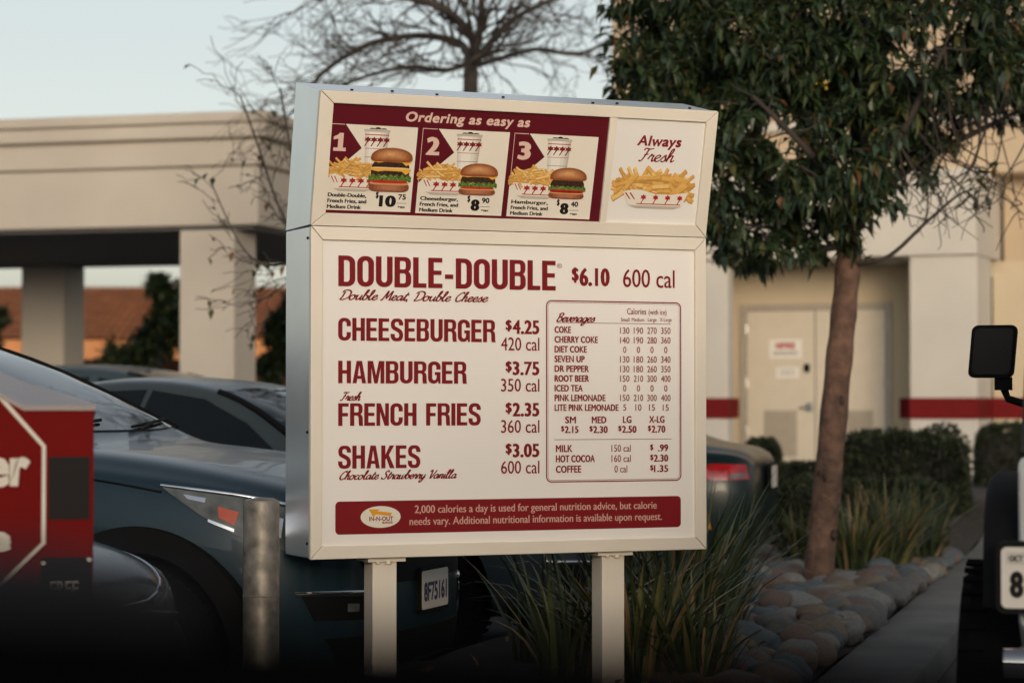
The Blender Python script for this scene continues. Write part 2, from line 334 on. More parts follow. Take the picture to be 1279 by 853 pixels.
# ------------------------------------------------------------------ materials
M = dict(
 asphalt=mat('asphalt', (.045,.045,.047), .85, var=.3, scale=3, bump=.4, bscale=90),
 soil=mat('soil', (.030,.024,.019), .95, var=.4, scale=5, bump=.6, bscale=30),
 concrete=mat('concrete', (.135,.135,.13), .85, var=.25, scale=2.2, bump=.2, bscale=50),
 stucco=mat('white_stucco', (.57,.545,.495), .85, var=.05, scale=1.2, bump=.15, bscale=60),
 cream=mat('cream_stucco', (.56,.475,.34), .85, var=.05, scale=1.0, bump=.15, bscale=60),
 tan=mat('tan_stucco', (.51,.405,.28), .85, var=.07, scale=.8, bump=.15, bscale=50),
 canopy=mat('canopy_stucco', (.47,.43,.375), .85, var=.13, scale=.45, detail=7, bump=.15, bscale=50),
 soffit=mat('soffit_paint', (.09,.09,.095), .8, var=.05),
 redband=mat('red_band', (.155,.009,.010), .7, spec=.15, var=.06),
 doorpaint=mat('door_paint', (.64,.58,.48), .5, var=.03),
 louvre=mat('louvre_grey', (.40,.36,.30), .55, var=.05),
 steel=mat('brushed_steel', (.40,.40,.40), .35, metal=1, var=.1),
 chrome=mat('chrome', (.75,.75,.76), .08, metal=1, var=.03),
 galv=mat('galvanised_steel', (.22,.20,.17), .5, metal=.5, var=.45, scale=18, bump=.12, bscale=40),
 rooftile=mat('terracotta_tile', (.62,.23,.09), .8, var=.3, scale=2.5, bump=.4),
 rooftile2=mat('brown_tile', (.20,.09,.05), .8, var=.3, scale=2.5, bump=.4),
 orangewall=mat('orange_wall', (.62,.27,.11), .85, var=.12, scale=.6),
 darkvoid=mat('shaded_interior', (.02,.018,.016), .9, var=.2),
 yellow=mat('sign_yellow', (.75,.48,.02), .4, var=.05),
 signwhite=mat('sign_paint', (.79,.725,.62), .42, var=.06, scale=2.2, detail=8, bump=.02),
 cabinet=mat('cabinet_aluminium', (.88,.92,.92), .30, metal=.7, var=.07, scale=2.5, bump=.03),
 acrylic=mat('sign_acrylic', (.85,.815,.77), .45, spec=.25, var=.035, scale=1.3, detail=8),
 acrylic2=mat('sign_acrylic_cool', (.81,.785,.745), .45, spec=.25, var=.015, scale=2),
 maroon=mat('print_maroon', (.205,.010,.014), .55, spec=.15, var=.04),
 darkmaroon=mat('print_dark_maroon', (.105,.005,.012), .55, spec=.15, var=.04),
 palelet=mat('print_pale', (.72,.50,.42), .55, spec=.15, var=.02),
 pinklet=mat('print_pink', (.62,.36,.30), .55, spec=.15, var=.02),
 cardwhite=mat('print_card', (.78,.72,.62), .55, spec=.15, var=.02),
 black=mat('print_black', (.012,.010,.010), .55, spec=.15, var=.1),
 fry1=mat('print_fry', (.70,.40,.11), .55, spec=.15, var=.1, scale=40),
 fry2=mat('print_fry_light', (.80,.54,.20), .55, spec=.15, var=.1, scale=40),
 fry3=mat('print_fry_dark', (.50,.25,.06), .55, spec=.15, var=.1, scale=40),
 bun=mat('print_bun', (.46,.17,.05), .55, spec=.15, var=.15, scale=20),
 bun2=mat('print_bun_light', (.62,.30,.12), .55, spec=.15, var=.1, scale=20),
 bun3=mat('print_bun_base', (.36,.13,.07), .55, spec=.15, var=.15, scale=20),
 cheese=mat('print_cheese', (.78,.40,.06), .55, spec=.15, var=.06),
 cheese2=mat('print_pale_cheese', (.80,.60,.28), .55, spec=.15, var=.06),
 patty=mat('print_patty', (.045,.022,.014), .55, spec=.15, var=.5, scale=120),
 lettuce=mat('print_lettuce', (.10,.17,.03), .55, spec=.15, var=.5, scale=150),
 tomato=mat('print_tomato', (.45,.03,.02), .55, spec=.15, var=.2, scale=60),
 cupshade=mat('print_cup_shade', (.50,.45,.38), .55, spec=.15, var=.03),
 printred=mat('print_red', (.40,.015,.02), .55, spec=.15, var=.04),
 orange=mat('print_orange', (.75,.34,.02), .55, spec=.15, var=.04),
 rubber=mat('tyre_rubber', (.006,.006,.007), .95, spec=.05, var=.2, scale=20, bump=.2),
 trim=mat('black_trim', (.006,.0065,.007), .7, spec=.15, var=.15),
 glass=mat('dark_glass', (.008,.016,.019), .04, spec=.32, var=.1),
 sideglass=mat('tinted_side_glass', (.006,.009,.011), .05, spec=.3, var=.1),
 lamp=mat('lamp_lens', (.10,.11,.112), .12, spec=.3, var=.6, scale=9),
 lampdark=mat('lamp_dark_lens', (.05,.055,.06), .08, spec=.8, var=.3, scale=14, coat=.6),
 amber=mat('amber_lens', (.45,.07,.02), .15, var=.1, coat=.5),
 amber2=mat('amber_reflector', (.70,.28,.03), .2, var=.1, coat=.5),
 redlens=mat('red_lens', (.33,.012,.015), .12, var=.3, scale=12, coat=.7),
 alloy=mat('alloy_rim', (.30,.31,.32), .3, metal=.8, var=.1),
 plate=mat('plate_white', (.70,.66,.60), .45, var=.04, scale=9),
 plateblue=mat('plate_blue', (.02,.03,.10), .45, var=.05),
 paint_blue=mat('paint_dark_blue', (.010,.029,.043), .32, metal=.1, spec=.4, var=.08, coat=.25),
 paint_silver=mat('paint_grey_silver', (.05,.064,.070), .3, metal=.2, spec=.4, var=.06, coat=.2),
 paint_slate=mat('paint_slate', (.045,.068,.08), .34, metal=.2, spec=.4, var=.06, coat=.2),
 paint_black=mat('paint_black', (.008,.010,.011), .2, spec=.4, var=.08, coat=.3),
 paint_teal=mat('paint_dark_teal', (.008,.020,.023), .3, metal=.1, spec=.3, var=.08, coat=.12),
 paint_white=mat('paint_grey_white', (.60,.62,.61), .35, var=.04, coat=.5),
 boxred=mat('rack_red', (.17,.005,.004), .55, spec=.06, var=.10, scale=3, bump=.03),
 boxtop=mat('rack_top', (.30,.25,.24), .4, var=.08),
 softtop=mat('soft_top_canvas', (.014,.014,.015), .8, var=.2, scale=20, bump=.2),
 bark=mat('smooth_bark', (.090,.056,.042), .85, var=.42, scale=11, bump=1.0, bscale=26, col2=(.135,.074,.050)),
 bark2=mat('grey_bark', (.045,.036,.031), .85, var=.3, scale=7, bump=.4, bscale=30),
 knot=mat('bark_scar', (.055,.032,.025), .9, var=.3, scale=20),
 dash=mat('dark_vinyl', (.003,.003,.0035), 1.0, spec=.0, var=.2, scale=20),
 seal=mat('black_seal', (.003,.003,.003), 1.0, spec=.0), mirrorgrey=mat('mirror_shell', (.022,.022,.024), .8, spec=.05, var=.1),
)
LEAF = [mat('leaf_%s' % n, c, .45, spec=.4, var=.25, scale=3) for n, c in
        (('deep', (.022,.040,.017)), ('mid', (.036,.060,.022)), ('blue_green', (.028,.052,.034)), ('olive', (.065,.070,.022)), ('rust', (.12,.055,.022)))]
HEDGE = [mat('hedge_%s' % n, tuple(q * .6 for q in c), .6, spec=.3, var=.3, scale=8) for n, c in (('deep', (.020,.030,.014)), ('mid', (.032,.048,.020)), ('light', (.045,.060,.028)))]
BLADE = [mat('blade_%s' % n, tuple(q * 1.1 for q in c), .5, spec=.35, var=.3, scale=5) for n, c in (('deep', (.030,.045,.020)), ('mid', (.055,.075,.028)), ('yellow', (.14,.13,.05)), ('dry', (.22,.15,.08)))]

# ------------------------------------------------------------------ the ground
def rise(x, y):
    t = min(max((y - 19.5) / 6.5, 0), 1); return 0.38 * t * t * (3 - 2 * t)
g = MB()
ys = [-60, -20, 0, 6, 12, 18, 19.5] + [19.5 + .65 * i for i in range(1, 11)] + [30, 36, 48, 70, 120, 300, 1200]
xs = [-600, -200, -80, -40, -20, -10, -5, 0, 5, 10, 20, 40, 80, 200, 600]
g.grid([[(x, y, rise(x, y)) for x in xs] for y in ys])
struct(g.build('ground', M['asphalt'], smooth=30))
# kerb line: through (1.23, 9.98) along KD
KA, KD = Vector((1.23, 9.98, 0)), Vector((.253, .9675, 0)); KN = Vector((.9675, -.253, 0))
def kp(s, off, z): p = KA + KD * s + KN * off; return (p.x, p.y, z + rise(p.x, p.y))
BEDZ = .13
def bedw(s): return 1.85 if s < 0 else 1.85 - .25 * min(s / 4, 1)
ss = [-7 + i * .5 for i in range(42)]
b = MB()
L = [[kp(s, -.02 - f * (bedw(s)), BEDZ + .05 * sin(f * pi) + .02 * sin(s * 2 + f * 5)) for f in (0, .2, .4, .6, .8, 1)] for s in ss]
b.grid(L); b.grid([[(p[0], p[1], 0) for p in [r[-1] for r in L]], [r[-1] for r in L]])
struct(b.build('planting_bed', M['soil'], smooth=60))
def sweep_strip(name, prof, m, s0, s1, step=.5, bevel=0):
    mb = MB(); P = []
    n = int((s1 - s0) / step)
    for i in range(n + 1): P.append([kp(s0 + (s1 - s0) * i / n, o, z) for o, z in prof])
    mb.grid(P); mb.poly(P[0]); mb.poly(P[-1][::-1])
    return struct(mb.build(name, m, smooth=35))
sweep_strip('kerb', [(-.02, 0), (-.02, .128), (-.012, .134), (.36, .140), (.385, .133), (.39, .12), (.40, .012)], M['concrete'], -9, 14)
sweep_strip('gutter', [(.402, .004), (.402, .010), (.80, .018), (.81, .004)], M['concrete'], -9, 14)
w = MB()
w.grid([[(x, y, .385 + .012) for x in (-12, -4, 0, 4, 9, 14)] for y in (27.0, 28.5, 31, 36, 42)])
struct(w.build('walkway', M['concrete'], smooth=30))

# ------------------------------------------------------------------ restaurant building behind the tree
ROT = radians(-22); P0 = Vector((5.97, 31.0, 0))
rest = thing('restaurant_building', 'cream and white stucco building with a red band and recessed double doors', 'building', P0, ROT)
FZ = .36
for nm_, q in (('pillar', (-.88, 0, 0, .95)), ('wing_wall', (-4.5, -3.33, 0, .25)), ('front_wall', (-8.4, -4.503, .25, 1.5))):   # white front masses
    m = MB(); m.box(*q, FZ, 3.215); m.build(nm_, M['stucco'], rest, bevel=.015)
m = MB(); m.box(-8.5, 0, -.06, 3.2, 3.22, 4.22); m.build('fascia', M['stucco'], rest, bevel=.02)
m = MB(); m.box(-8.52, .03, -.10, 3.18, 4.222, 4.34); m.build('coping', M['stucco'], rest, bevel=.01)
m = MB(); m.box(-4.502, .615, 1.5, 1.75, FZ, 3.215); m.box(-.90, -.5, .955, 1.498, FZ, 3.215); m.build('recess_wall', M['cream'], rest)
m = MB(); m.box(.05, 9, 1.55, 9, 3.05, 5.6); m.build('upper_wall', M['tan'], rest, bevel=.02)
m = MB(); m.box(.02, 9.1, 1.45, 8.9, 4.55, 4.75); m.build('cornice', M['stucco'], rest, bevel=.02)
m = MB(); m.box(.62, 9, 3.6, 3.9, FZ, 3.045); m.box(.02, .62, .96, 3.6, FZ, 3.045); m.build('side_wall', M['cream'], rest)
m = MB(); m.box(-5.3, 4.4, .9, 8, 4.34, 8.6); m.build('tower', M['tan'], rest, bevel=.03)
m = MB(); m.box(-5.42, 4.52, .78, 8.1, 5.0, 5.12); m.box(-5.5, 4.6, .7, 8.2, 8.3, 8.75); m.build('tower_moulding', M['stucco'], rest, bevel=.03)
m = MB(); m.box(-8.3, -5.32, 1.2, 8, 4.34, 4.5); m.build('parapet', M['tan'], rest)
m = MB()
e = [(-8.2, .9, 4.5), (-5.33, .9, 4.5), (-5.33, 7.6, 4.5), (-8.2, 7.6, 4.5)]; rg = [(-6.0, 3.2, 5.75), (-5.33, 3.2, 5.75), (-5.33, 5.2, 5.75), (-6.0, 5.2, 5.75)]
for i in range(4): j = (i + 1) % 4; m.poly([e[i], e[j], rg[j], rg[i]])
m.poly(rg); m.poly(e[::-1]); m.build('roof', M['rooftile2'], rest)
# red band wraps pillars, recess wall and side wall
for q in ((-.886, .006, -.006, .956), (-1.36, -.902, 1.492, 1.51), (-4.3, -3.63, 1.492, 1.51), (-4.506, -3.324, -.006, .256), (-8.404, -4.507, .243, .26), (.007, .628, .957, 3.592), (.63, 9, 3.592, 3.61)):
    m = MB(); m.box(*q, 1.11, 1.385); m.build('red_band', M['redband'], rest)
# double doors in the recess
dx0, dx1, dz0, dz1, dy = -3.52, -1.54, FZ + .02, 2.60, 1.5
m = MB(); m.box(dx0 - .09, dx0, dy - .03, dy + .02, dz0, dz1 + .09); m.box(dx1, dx1 + .09, dy - .03, dy + .02, dz0, dz1 + .09); m.box(dx0, dx1, dy - .03, dy + .02, dz1, dz1 + .09)
m.build('door_frame', M['louvre'], rest, bevel=.008)
mid = (dx0 + dx1) / 2
m = MB(); m.box(dx0 - .02, dx1 + .02, dy - .012, dy + .02, dz0 - .01, dz1 + .02); m.build('door_gap', M['trim'], rest)
for a, c, hs in ((dx0 + .010, mid - .007, dx0), (mid + .007, dx1 - .010, dx1)):
    m = MB(); m.box(a, c, dy - .022, dy + .02, dz0 + .01, dz1 - .006); d = m.build('door', M['doorpaint'], rest, bevel=.004)
    lo, hi = (a + .28, c - .28) if a < mid - .5 else (a + .22, c - .2)
    m = MB(); m.box(lo - .03, hi + .03, dy - .032, dy - .022, .58, 1.22)
    for k in range(14):
        z = .61 + k * .042; m.box(lo, hi, dy - .046, dy - .033, z, z + .026)
    m.build('vent_louvre', M['louvre'], d)
    for z in (.95, 1.6, 2.35):
        m = MB(); m.tube([(hs + (.012 if hs == dx0 else -.012), dy - .036, z - .055), (hs + (.012 if hs == dx0 else -.012), dy - .036, z + .055)], .014, 8); m.box(hs - .02, hs + .02, dy - .034, dy - .03, z - .05, z + .05); m.build('hinge', M['steel'], d)
    if a < mid - .5:
        m = MB(); m.box(c - .13, c - .03, dy - .032, dy - .02, 1.20, 1.32); m.tube([(c - .06, dy - .03, 1.26), (c - .06, dy - .085, 1.26), (c - .2, dy - .085, 1.26)], .014, 8); m.build('handle', M['steel'], d)
        m = MB(); m.tube([(c - .11, dy - .02, 1.80), (c - .11, dy - .05, 1.80)], .045, 14); m.box(c - .15, c - .07, dy - .028, dy - .02, 1.74, 1.86); m.build('lock', M['trim'], d, smooth=40)
m = MB(); m.box(-1.9, -1.2, .75, 1.0, 3.19, 3.22); m.build('soffit_light', mat('light_lens', (.8,.78,.7), .4), rest)
m = MB(); m.box(.9, 8.9, 3.55, 3.6, 1.5, 2.55); wdw = m.build('window', M['sideglass'], rest)
m = MB(); m.box(.8, 9, 3.53, 3.598, 2.551, 2.66); m.box(.8, .9, 3.53, 3.598, 1.4, 2.55); m.box(.8, 9, 3.53, 3.598, 1.4, 1.499); m.build('frame', M['redband'], wdw)
m = MB(); m.box(.40, .54, 1.6, 1.75, 2.45, 2.72); m.box(.44, .66, 1.62, 1.73, 2.5, 2.62); m.build('alarm_strobe', M['redband'], rest, bevel=.015)
# notices on the doors
def place_flat(o, lx, ly, lz):
    o.location = P0 + Matrix.Rotation(ROT, 3, 'Z') @ Vector((lx, ly, lz)); o.rotation_euler = (0, 0, ROT)
for nm, lb, lx, z, w_, h_, red in (('door_notice', 'larger white door notice with red heading, upper of the two on the left door', -2.95, 2.07, .46, .26, 1), ('door_notice', 'smaller plain white slip taped under the red headed notice on the door', -2.92, 1.74, .32, .15, 0)):
    F = lambda a, c, n, w_=w_: (a, -n, c)
    cv = Canvas(F, .002); cv.mb.box(-w_ / 2, w_ / 2, 0, .005, -h_ / 2, h_ / 2, cv.mi(M['acrylic2']))
    if red:
        cv.text('NOTICE', -.14, .0, .14, .085, M['printred'], 2, .08)
        for k in range(2): cv.rect(-.18, -.05 - k * .03, .18, -.04 - k * .03, M['black'], 2)
    else:
        for k in range(3): cv.rect(-.11, .03 - k * .03, .11, .036 - k * .03, M['black'], 2)
    o = cv.build(nm, None); tag(o, lb, 'notice'); place_flat(o, lx, dy - .032, z)
# big yellow arrow sign on the tower
ar = [(-1.05, .28), (-.9, .62), (-.28, -.02), (-.32, .18), (1.02, -.18), (1.06, -.06), (.78, -.05), (1.0, .06), (.9, .16), (-.36, .46), (-.42, .66), (-1.25, .62)]
ar = [(-1.15, .50), (-.86, -.28), (-.66, -.02), (.98, -.42), (.86, -.18), (1.05, -.02), (-.50, .30), (-.28, .56)]
m = MB(); m.prism(ar, 0, .16, lambda a, c, h: (a, -h, c))
asg = m.build('arrow_sign', M['yellow'], None, bevel=.02); tag(asg, 'bright yellow bent arrow sign on the tan tower wall, seen through leaves', 'sign'); place_flat(asg, -2.65, .89, 5.55)

# ------------------------------------------------------------------ drive-through canopy at left
CROT = radians(-16); CP = Vector((-2.95, 28.0, 0))
can = thing('drive_through_canopy', 'grey beige flat roofed canopy on square columns behind the parked cars', 'canopy', CP, CROT)
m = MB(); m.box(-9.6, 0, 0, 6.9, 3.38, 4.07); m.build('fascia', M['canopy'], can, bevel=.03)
m = MB(); m.box(-9.65, .05, -.05, 6.95, 4.075, 4.385); m.build('frieze', M['canopy'], can, bevel=.03)
m = MB(); m.box(-9.75, .15, -.15, 7.05, 4.39, 4.56); m.box(-9.8, .2, -.2, 7.1, 4.562, 4.69); m.build('cornice', M['canopy'], can, bevel=.03)
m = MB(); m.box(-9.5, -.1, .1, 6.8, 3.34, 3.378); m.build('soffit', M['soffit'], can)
for x, y in ((-1.0, .04), (-1.0, 6.1), (-6.2, 6.1), (-9.2, .04)):
    m = MB(); m.box(x, x + .69, y, y + .69, 0.0, 3.338); m.box(x - .04, x + .73, y - .04, y + .73, 0.0, .55); m.build('column', M['canopy'], can, bevel=.02)

# ------------------------------------------------------------------ tiled building far off
tb = thing('tiled_building', 'distant low building with a sunlit orange tile roof beyond the canopy', 'building', (-12, 62, 0))
m = MB()
rows = 26
for i in range(rows):
    y0, z0 = -.5 + 6.2 * i / rows, 2.95 + 1.62 * i / rows; y1, z1 = -.5 + 6.2 * (i + 1) / rows, 2.95 + 1.62 * (i + 1) / rows
    P = [[(-8 + 16 * j / 160, y, z + .05 * abs(sin(j * pi / 2 * .98)) + (.03 if y == y0 else 0)) for j in range(161)] for y, z in ((y0, z0), (y1, z1))]
    m.grid(P)
m.poly([(-8, 5.7, 4.57), (8, 5.7, 4.57), (8, 11, 2.95), (-8, 11, 2.95)]); m.poly([(-8, -.5, 2.95), (-8, 5.7, 4.57), (-8, 11, 2.95)]); m.poly([(8, -.5, 2.95), (8, 11, 2.95), (8, 5.7, 4.57)])
m.build('roof', M['rooftile'], tb)
m = MB(); m.box(-8, 8, -.35, -.05, 2.45, 2.94); m.build('beam', M['orangewall'], tb)
m = MB()
for x in (-7.6, -4.9, -2.3, .15, 2.4, 4.2, 6.4): m.box(x, x + .55, -.3, .2, .2, 2.448)
m.box(-8, 8, .21, .5, .2, 1.3); m.build('arcade', M['orangewall'], tb)
m = MB(); m.box(-7.9, 7.9, 2.2, 10, .2, 2.9); m.build('wall', mat('brown_wall', (.16, .08, .05), .9), tb)

# ------------------------------------------------------------------ unseen low block added behind the viewpoint to shade the lot and darken car reflections
nb = thing('added_shade_building', 'long low brown building added unseen behind the viewpoint to shade the ground', 'building', (4, -13, 0), radians(-8))
m = MB(); m.box(-36, 36, -9, 0, 0, 3.3); m.build('wall', mat('brown_render', (.13,.10,.075), .9), nb)
m = MB(); m.box(-36.4, 36.4, -9.4, .4, 3.303, 3.6); m.build('parapet', mat('dark_fascia', (.07,.055,.045), .9), nb)
for k in range(9):
    m = MB(); m.box(-33.1 + k * 7.5, -28.9 + k * 7.5, .003, .05, .4, 2.8); fr_ = m.build('window', M['trim'], nb)
    m = MB(); m.box(-33 + k * 7.5, -29 + k * 7.5, .05, .06, .5, 2.7); m.build('pane', M['sideglass'], fr_)

def ramp_mats(name, c0, c1, n, **k): return [mat('print_%s_%d' % (name, i), tuple(a + (b - a) * i / (n - 1) for a, b in zip(c0, c1)), .55, spec=.15, **k) for i in range(n)]
BUNT = ramp_mats('bun_top_tone', (.26,.075,.022), (.66,.33,.14), 6, var=.10, scale=60)
BUNB = ramp_mats('bun_foot_tone', (.22,.07,.035), (.42,.17,.085), 4, var=.12, scale=60)
CUPT = ramp_mats('cup_tone', (.46,.42,.36), (.80,.755,.68), 5, var=.02)
M['lettuce2'] = mat('print_lettuce_light', (.26,.34,.09), .55, spec=.15, var=.3, scale=120); M['patty2'] = mat('print_patty_light', (.11,.055,.035), .55, spec=.15, var=.3, scale=120); M['fry4'] = mat('print_fry_gold', (.62,.33,.075), .55, spec=.15, var=.15, scale=60)
# ------------------------------------------------------------------ menu board
SW = 1.6; TH = radians(23.2)
base = Vector((.0054, 9.015, 0))
board = thing('menu_board', 'tall white framed drive-through menu board with maroon lettering on two posts', 'menu board', base, TH)
Rm = Matrix.Rotation(TH, 3, 'Z'); Ri = Rm.transposed()
ZB, ZT, DEP = .744, 1.941, .285
TILT = radians(12.7); HH = .487
def hf(u, v, n):                                       # header: u along, v up the tilted face, n out of the face
    return Vector((u, -v * sin(TILT) - n * cos(TILT), ZT + .006 + v * cos(TILT) - n * sin(TILT)))
def mf(u, v, n): return Vector((u, -n, v))
EYEL = Ri @ (Vector((0, 0, EYE)) - base)
def on_main(px, py):
    d = Ri @ ray(px, py); t = -EYEL.y / d.y; p = EYEL + d * t; return p.x, p.z
def on_head(px, py):
    d = Ri @ ray(px, py); o = Vector((0, 0, ZT + .006)); nn = Vector((0, -cos(TILT), -sin(TILT)))
    t = (o - EYEL).dot(nn) / d.dot(nn); p = EYEL + d * t - o; return p.x, p.dot(Vector((0, -sin(TILT), cos(TILT))))

def frame(F, u0, v0, u1, v1, wl, wb, wr, wt, d0, d1, name, parent):
    """mitred frame bars with hairline joints"""
    O = [(u0, v0), (u1, v0), (u1, v1), (u0, v1)]; I = [(u0 + wl, v0 + wb), (u1 - wr, v0 + wb), (u1 - wr, v1 - wt), (u0 + wl, v1 - wt)]
    m = MB()
    for i in range(4):
        j = (i + 1) % 4; q = [O[i], O[j], I[j], I[i]]
        d = Vector((O[j][0] - O[i][0], O[j][1] - O[i][1])).normalized() * .0013
        q = [(q[0][0] + d.x, q[0][1] + d.y), (q[1][0] - d.x, q[1][1] - d.y), (q[2][0] - d.x, q[2][1] - d.y), (q[3][0] + d.x, q[3][1] + d.y)]
        m.prism(q, d0, d1, lambda a, c, h: F(a, c, h))
    return m.build(name, M['signwhite'], parent, bevel=.0025)

# main cabinet
h = SW / 2
m = MB()
m.box(-h + .003, h - .003, .004, DEP, ZB + .003, ZT - .001)
mc = m.build('main_cabinet', M['cabinet'], board, bevel=.004)
frame(mf, -h, ZB, h, ZT, .044, .047, .046, .048, -.004, .020, 'frame', mc)
m = MB(); m.box(-h + .038, h - .038, -.006, .003, ZB + .040, ZT - .042); m.build('menu_panel', M['acrylic'], mc)
def F1(u, v, n): return Vector((u, -.0062 - n, v))
cv = Canvas(F1)
def U(px, py): return on_main(px, py)[0]
def V(px, py): return on_main(px, py)[1]
def put(body, xl, yt, yb, xr, m=M['maroon'], L=3, kind='t', **k):
    u0, v0 = on_main(xl, yb); v1 = V(xl, yt); u1 = U(xr, yb)
    if kind == 'h': cv.heavy(body, u0, v0, u1, v1 - v0, m, L)
    elif kind == 't': cv.text(body, u0, v0, u1, v1 - v0, m, L, **k)
    else: cv.script(body, u0, v0, u1, v1 - v0, m, L, **k)
HV = dict(bx=.085, by=.042, space=1.12); MD = dict(bx=.066, by=.034, space=1.06); LT = dict(bx=.012, by=.003)
put('DOUBLE-DOUBLE', 421.7, 319.2, 357.6, 693, kind='h')
cv.text('®', *on_main(694.5, 335), U(701, 335), .016, M['maroon'])
put('Double Meat, Double Cheese', 424, 362.3, 374, 608.5, kind='s')
put('CHEESEBURGER', 421.5, 396.9, 425.4, 617.5, kind='h')
put('HAMBURGER', 421.5, 450.5, 478.6, 581.6, kind='h')
put('Fresh', 424, 489.8, 500, 450, kind='s')
put('FRENCH FRIES', 421.5, 503.5, 531.8, 599.4, kind='h')
put('SHAKES', 421.5, 556.5, 585.2, 524, kind='h')
put('Chocolate Strawberry Vanilla', 424, 588.2, 598.6, 569.3, kind='s')
def price(t, xl, yt, yb, xr, md=MD):
    h_ = yb - yt; put('$', xl, yt - h_ * .02, yb - h_ * .28, xl + (xr - xl) * .19, **md); put(t, xl + (xr - xl) * .205, yt, yb, xr, **md)
price('6.10', 712.8, 334.6, 357.2, 760.5); put('600 cal', 777, 336.4, 358.6, 841.6, **LT)
for t, c, yt, yb in (('4.25', '420 cal', 399.8, 417.2), ('3.75', '350 cal', 451.4, 468.5), ('2.35', '360 cal', 503, 520), ('3.05', '600 cal', 554, 571)):
    price(t, 630.3, yt, yb, 672.7); put(c, 624.7, yt + 21.6, yb + 20.4, 672.7, **LT)
# beverage box
u0, v1 = on_main(681, 374.8); u1 = U(849.7, 400); v0 = V(681.9, 602.5)
cv.ring(rrect(u0, v0, u1, v1, .022), rrect(u0 + .0045, v0 + .0045, u1 - .0045, v1 - .0045, .018), M['maroon'])
cv.ring(rrect(u0 + .0075, v0 + .0075, u1 - .0075, v1 - .0075, .016), rrect(u0 + .009, v0 + .009, u1 - .009, v1 - .009, .0145), M['maroon'])
put('Beverages', 693.9, 391, 401.6, 742, kind='s')
put('Calories', 782, 385.2, 392.6, 806, **LT); put('(with ice)', 809, 386.6, 393, 831.3, **LT)
for t, a, c in (('Small', 774.4, 785), ('Medium', 788, 803.5), ('Large', 808, 819), ('X-Large', 823, 837.7)): put(t, a, 397, 401.6, c, **LT)
def hline(xa, ya, xb, yb):
    a, b = on_main(xa, ya), on_main(xb, yb); cv.rect(a[0], a[1] - .001, b[0], a[1] + .001, M['maroon'])
hline(694, 402.9, 836.7, 404.5); hline(691.4, 549, 837.8, 547.6)
rows = [('COKE', 712.3, '130 190 270 350'), ('CHERRY COKE', 745.8, '140 190 280 360'), ('DIET COKE', 732, '0 0 0 0'), ('SEVEN UP', 729.3, '130 180 260 340'), ('DR PEPPER', 734.5, '130 180 260 350'),
        ('ROOT BEER', 734.7, '150 210 300 400'), ('ICED TEA', 726.9, '0 0 0 0'), ('PINK LEMONADE', 755.3, '150 210 300 400'), ('LITE PINK LEMONADE', 771.6, '5 10 15 15')]
cols = [779.2, 796.3, 813.2, 830.4]
for i, (n, xr, nums) in enumerate(rows):
    yt = 407.6 + i * 12.16; put(n, 691.4, yt, yt + 8.3, xr, **MD)
    for cx, q in zip(cols, nums.split()):
        w_ = {1: 4, 2: 7.6, 3: 11.8}[len(q)]; dy_ = 1.2 - 1.5 * i / 8 + (cx - 779) * .004
        put(q, cx - w_ / 2, yt + dy_ + .2, yt + dy_ + 8.1, cx + w_ / 2, **LT)
for n, p, a, c, e, f, dy_ in (('SM', '2.15', 704.6, 718.5, 699.7, 721.6, 0), ('MED', '2.30', 737.8, 756.4, 735, 758, 0), ('LG', '2.50', 776.7, 787.8, 771, 794, -.4), ('X-LG', '2.70', 809.5, 829, 808, 830, -.6)):
    put(n, a, 520 + dy_, 528.6 + dy_, c, **MD); price(p, e, 532 + dy_, 540.8 + dy_, f)
for n, c, p, xr, ca, cb, yt in (('MILK', '150 cal', '.99', 714, 762.6, 786.8, 555.6), ('HOT COCOA', '160 cal', '2.30', 742, 762.6, 786.8, 568.4), ('COFFEE', '0 cal', '1.35', 725, 766.4, 782.4, 581.4)):
    put(n, 693, yt, yt + 9, xr, **MD); put(c, ca, yt - .2, yt + 8.4, cb, **LT)
    if p == '.99': put('$', 810.8, yt - .8, yt + 6, 815, **MD); put('.99', 820.5, yt - .8, yt + 8, 833.5, **MD)
    else: price(p, 810.8, yt - .8, yt + 8, 833.5)
# footer bar with emblem
u0, v1 = on_main(418, 626.2); v0 = V(418, 667.5); u1 = U(849.4, 640)
cv.poly(rrect(u0, v0, u1, v1, .016), M['maroon'], 1)
for t, xl, xr, yt, yb in (('2,000 calories a day is used for general nutrition advice, but calorie', 516.9, 819.3, 630.9, 640.5), ('needs vary. Additional nutritional information is available upon request.', 510.4, 825.7, 645.9, 655.5)):
    put(t, xl, yt, yb, xr, M['pinklet'], bx=.03, by=.006)
eu, ev = on_main(474.6, 645.2); ex = U(499.5, 645) - eu; ey = on_main(474.6, 631.6)[1] - ev
cv.poly(ellipse(eu, ev, ex, ey, 40), M['cardwhite'], 2)
def ep(a, c): return (eu + a * ex, ev + c * ey)
cv.poly([ep(*p) for p in ((-.60, .72), (-.36, -.02), (-.26, .24), (.54, .06), (.50, .20), (.58, .34), (-.18, .54), (-.02, .70))], M['orange'], 3)
a, c = ep(-.58, -.36), ep(.62, -.36); cv.text('IN-N-OUT', a[0], a[1], c[0], ey * .40, M['maroon'], 4, bx=.04, by=.04)
a, c = ep(.08, -.62), ep(.60, -.62); cv.text('BURGER', a[0], a[1], c[0], ey * .19, M['maroon'], 4, bx=.06, by=.05)
cv.build('menu_print', mc)

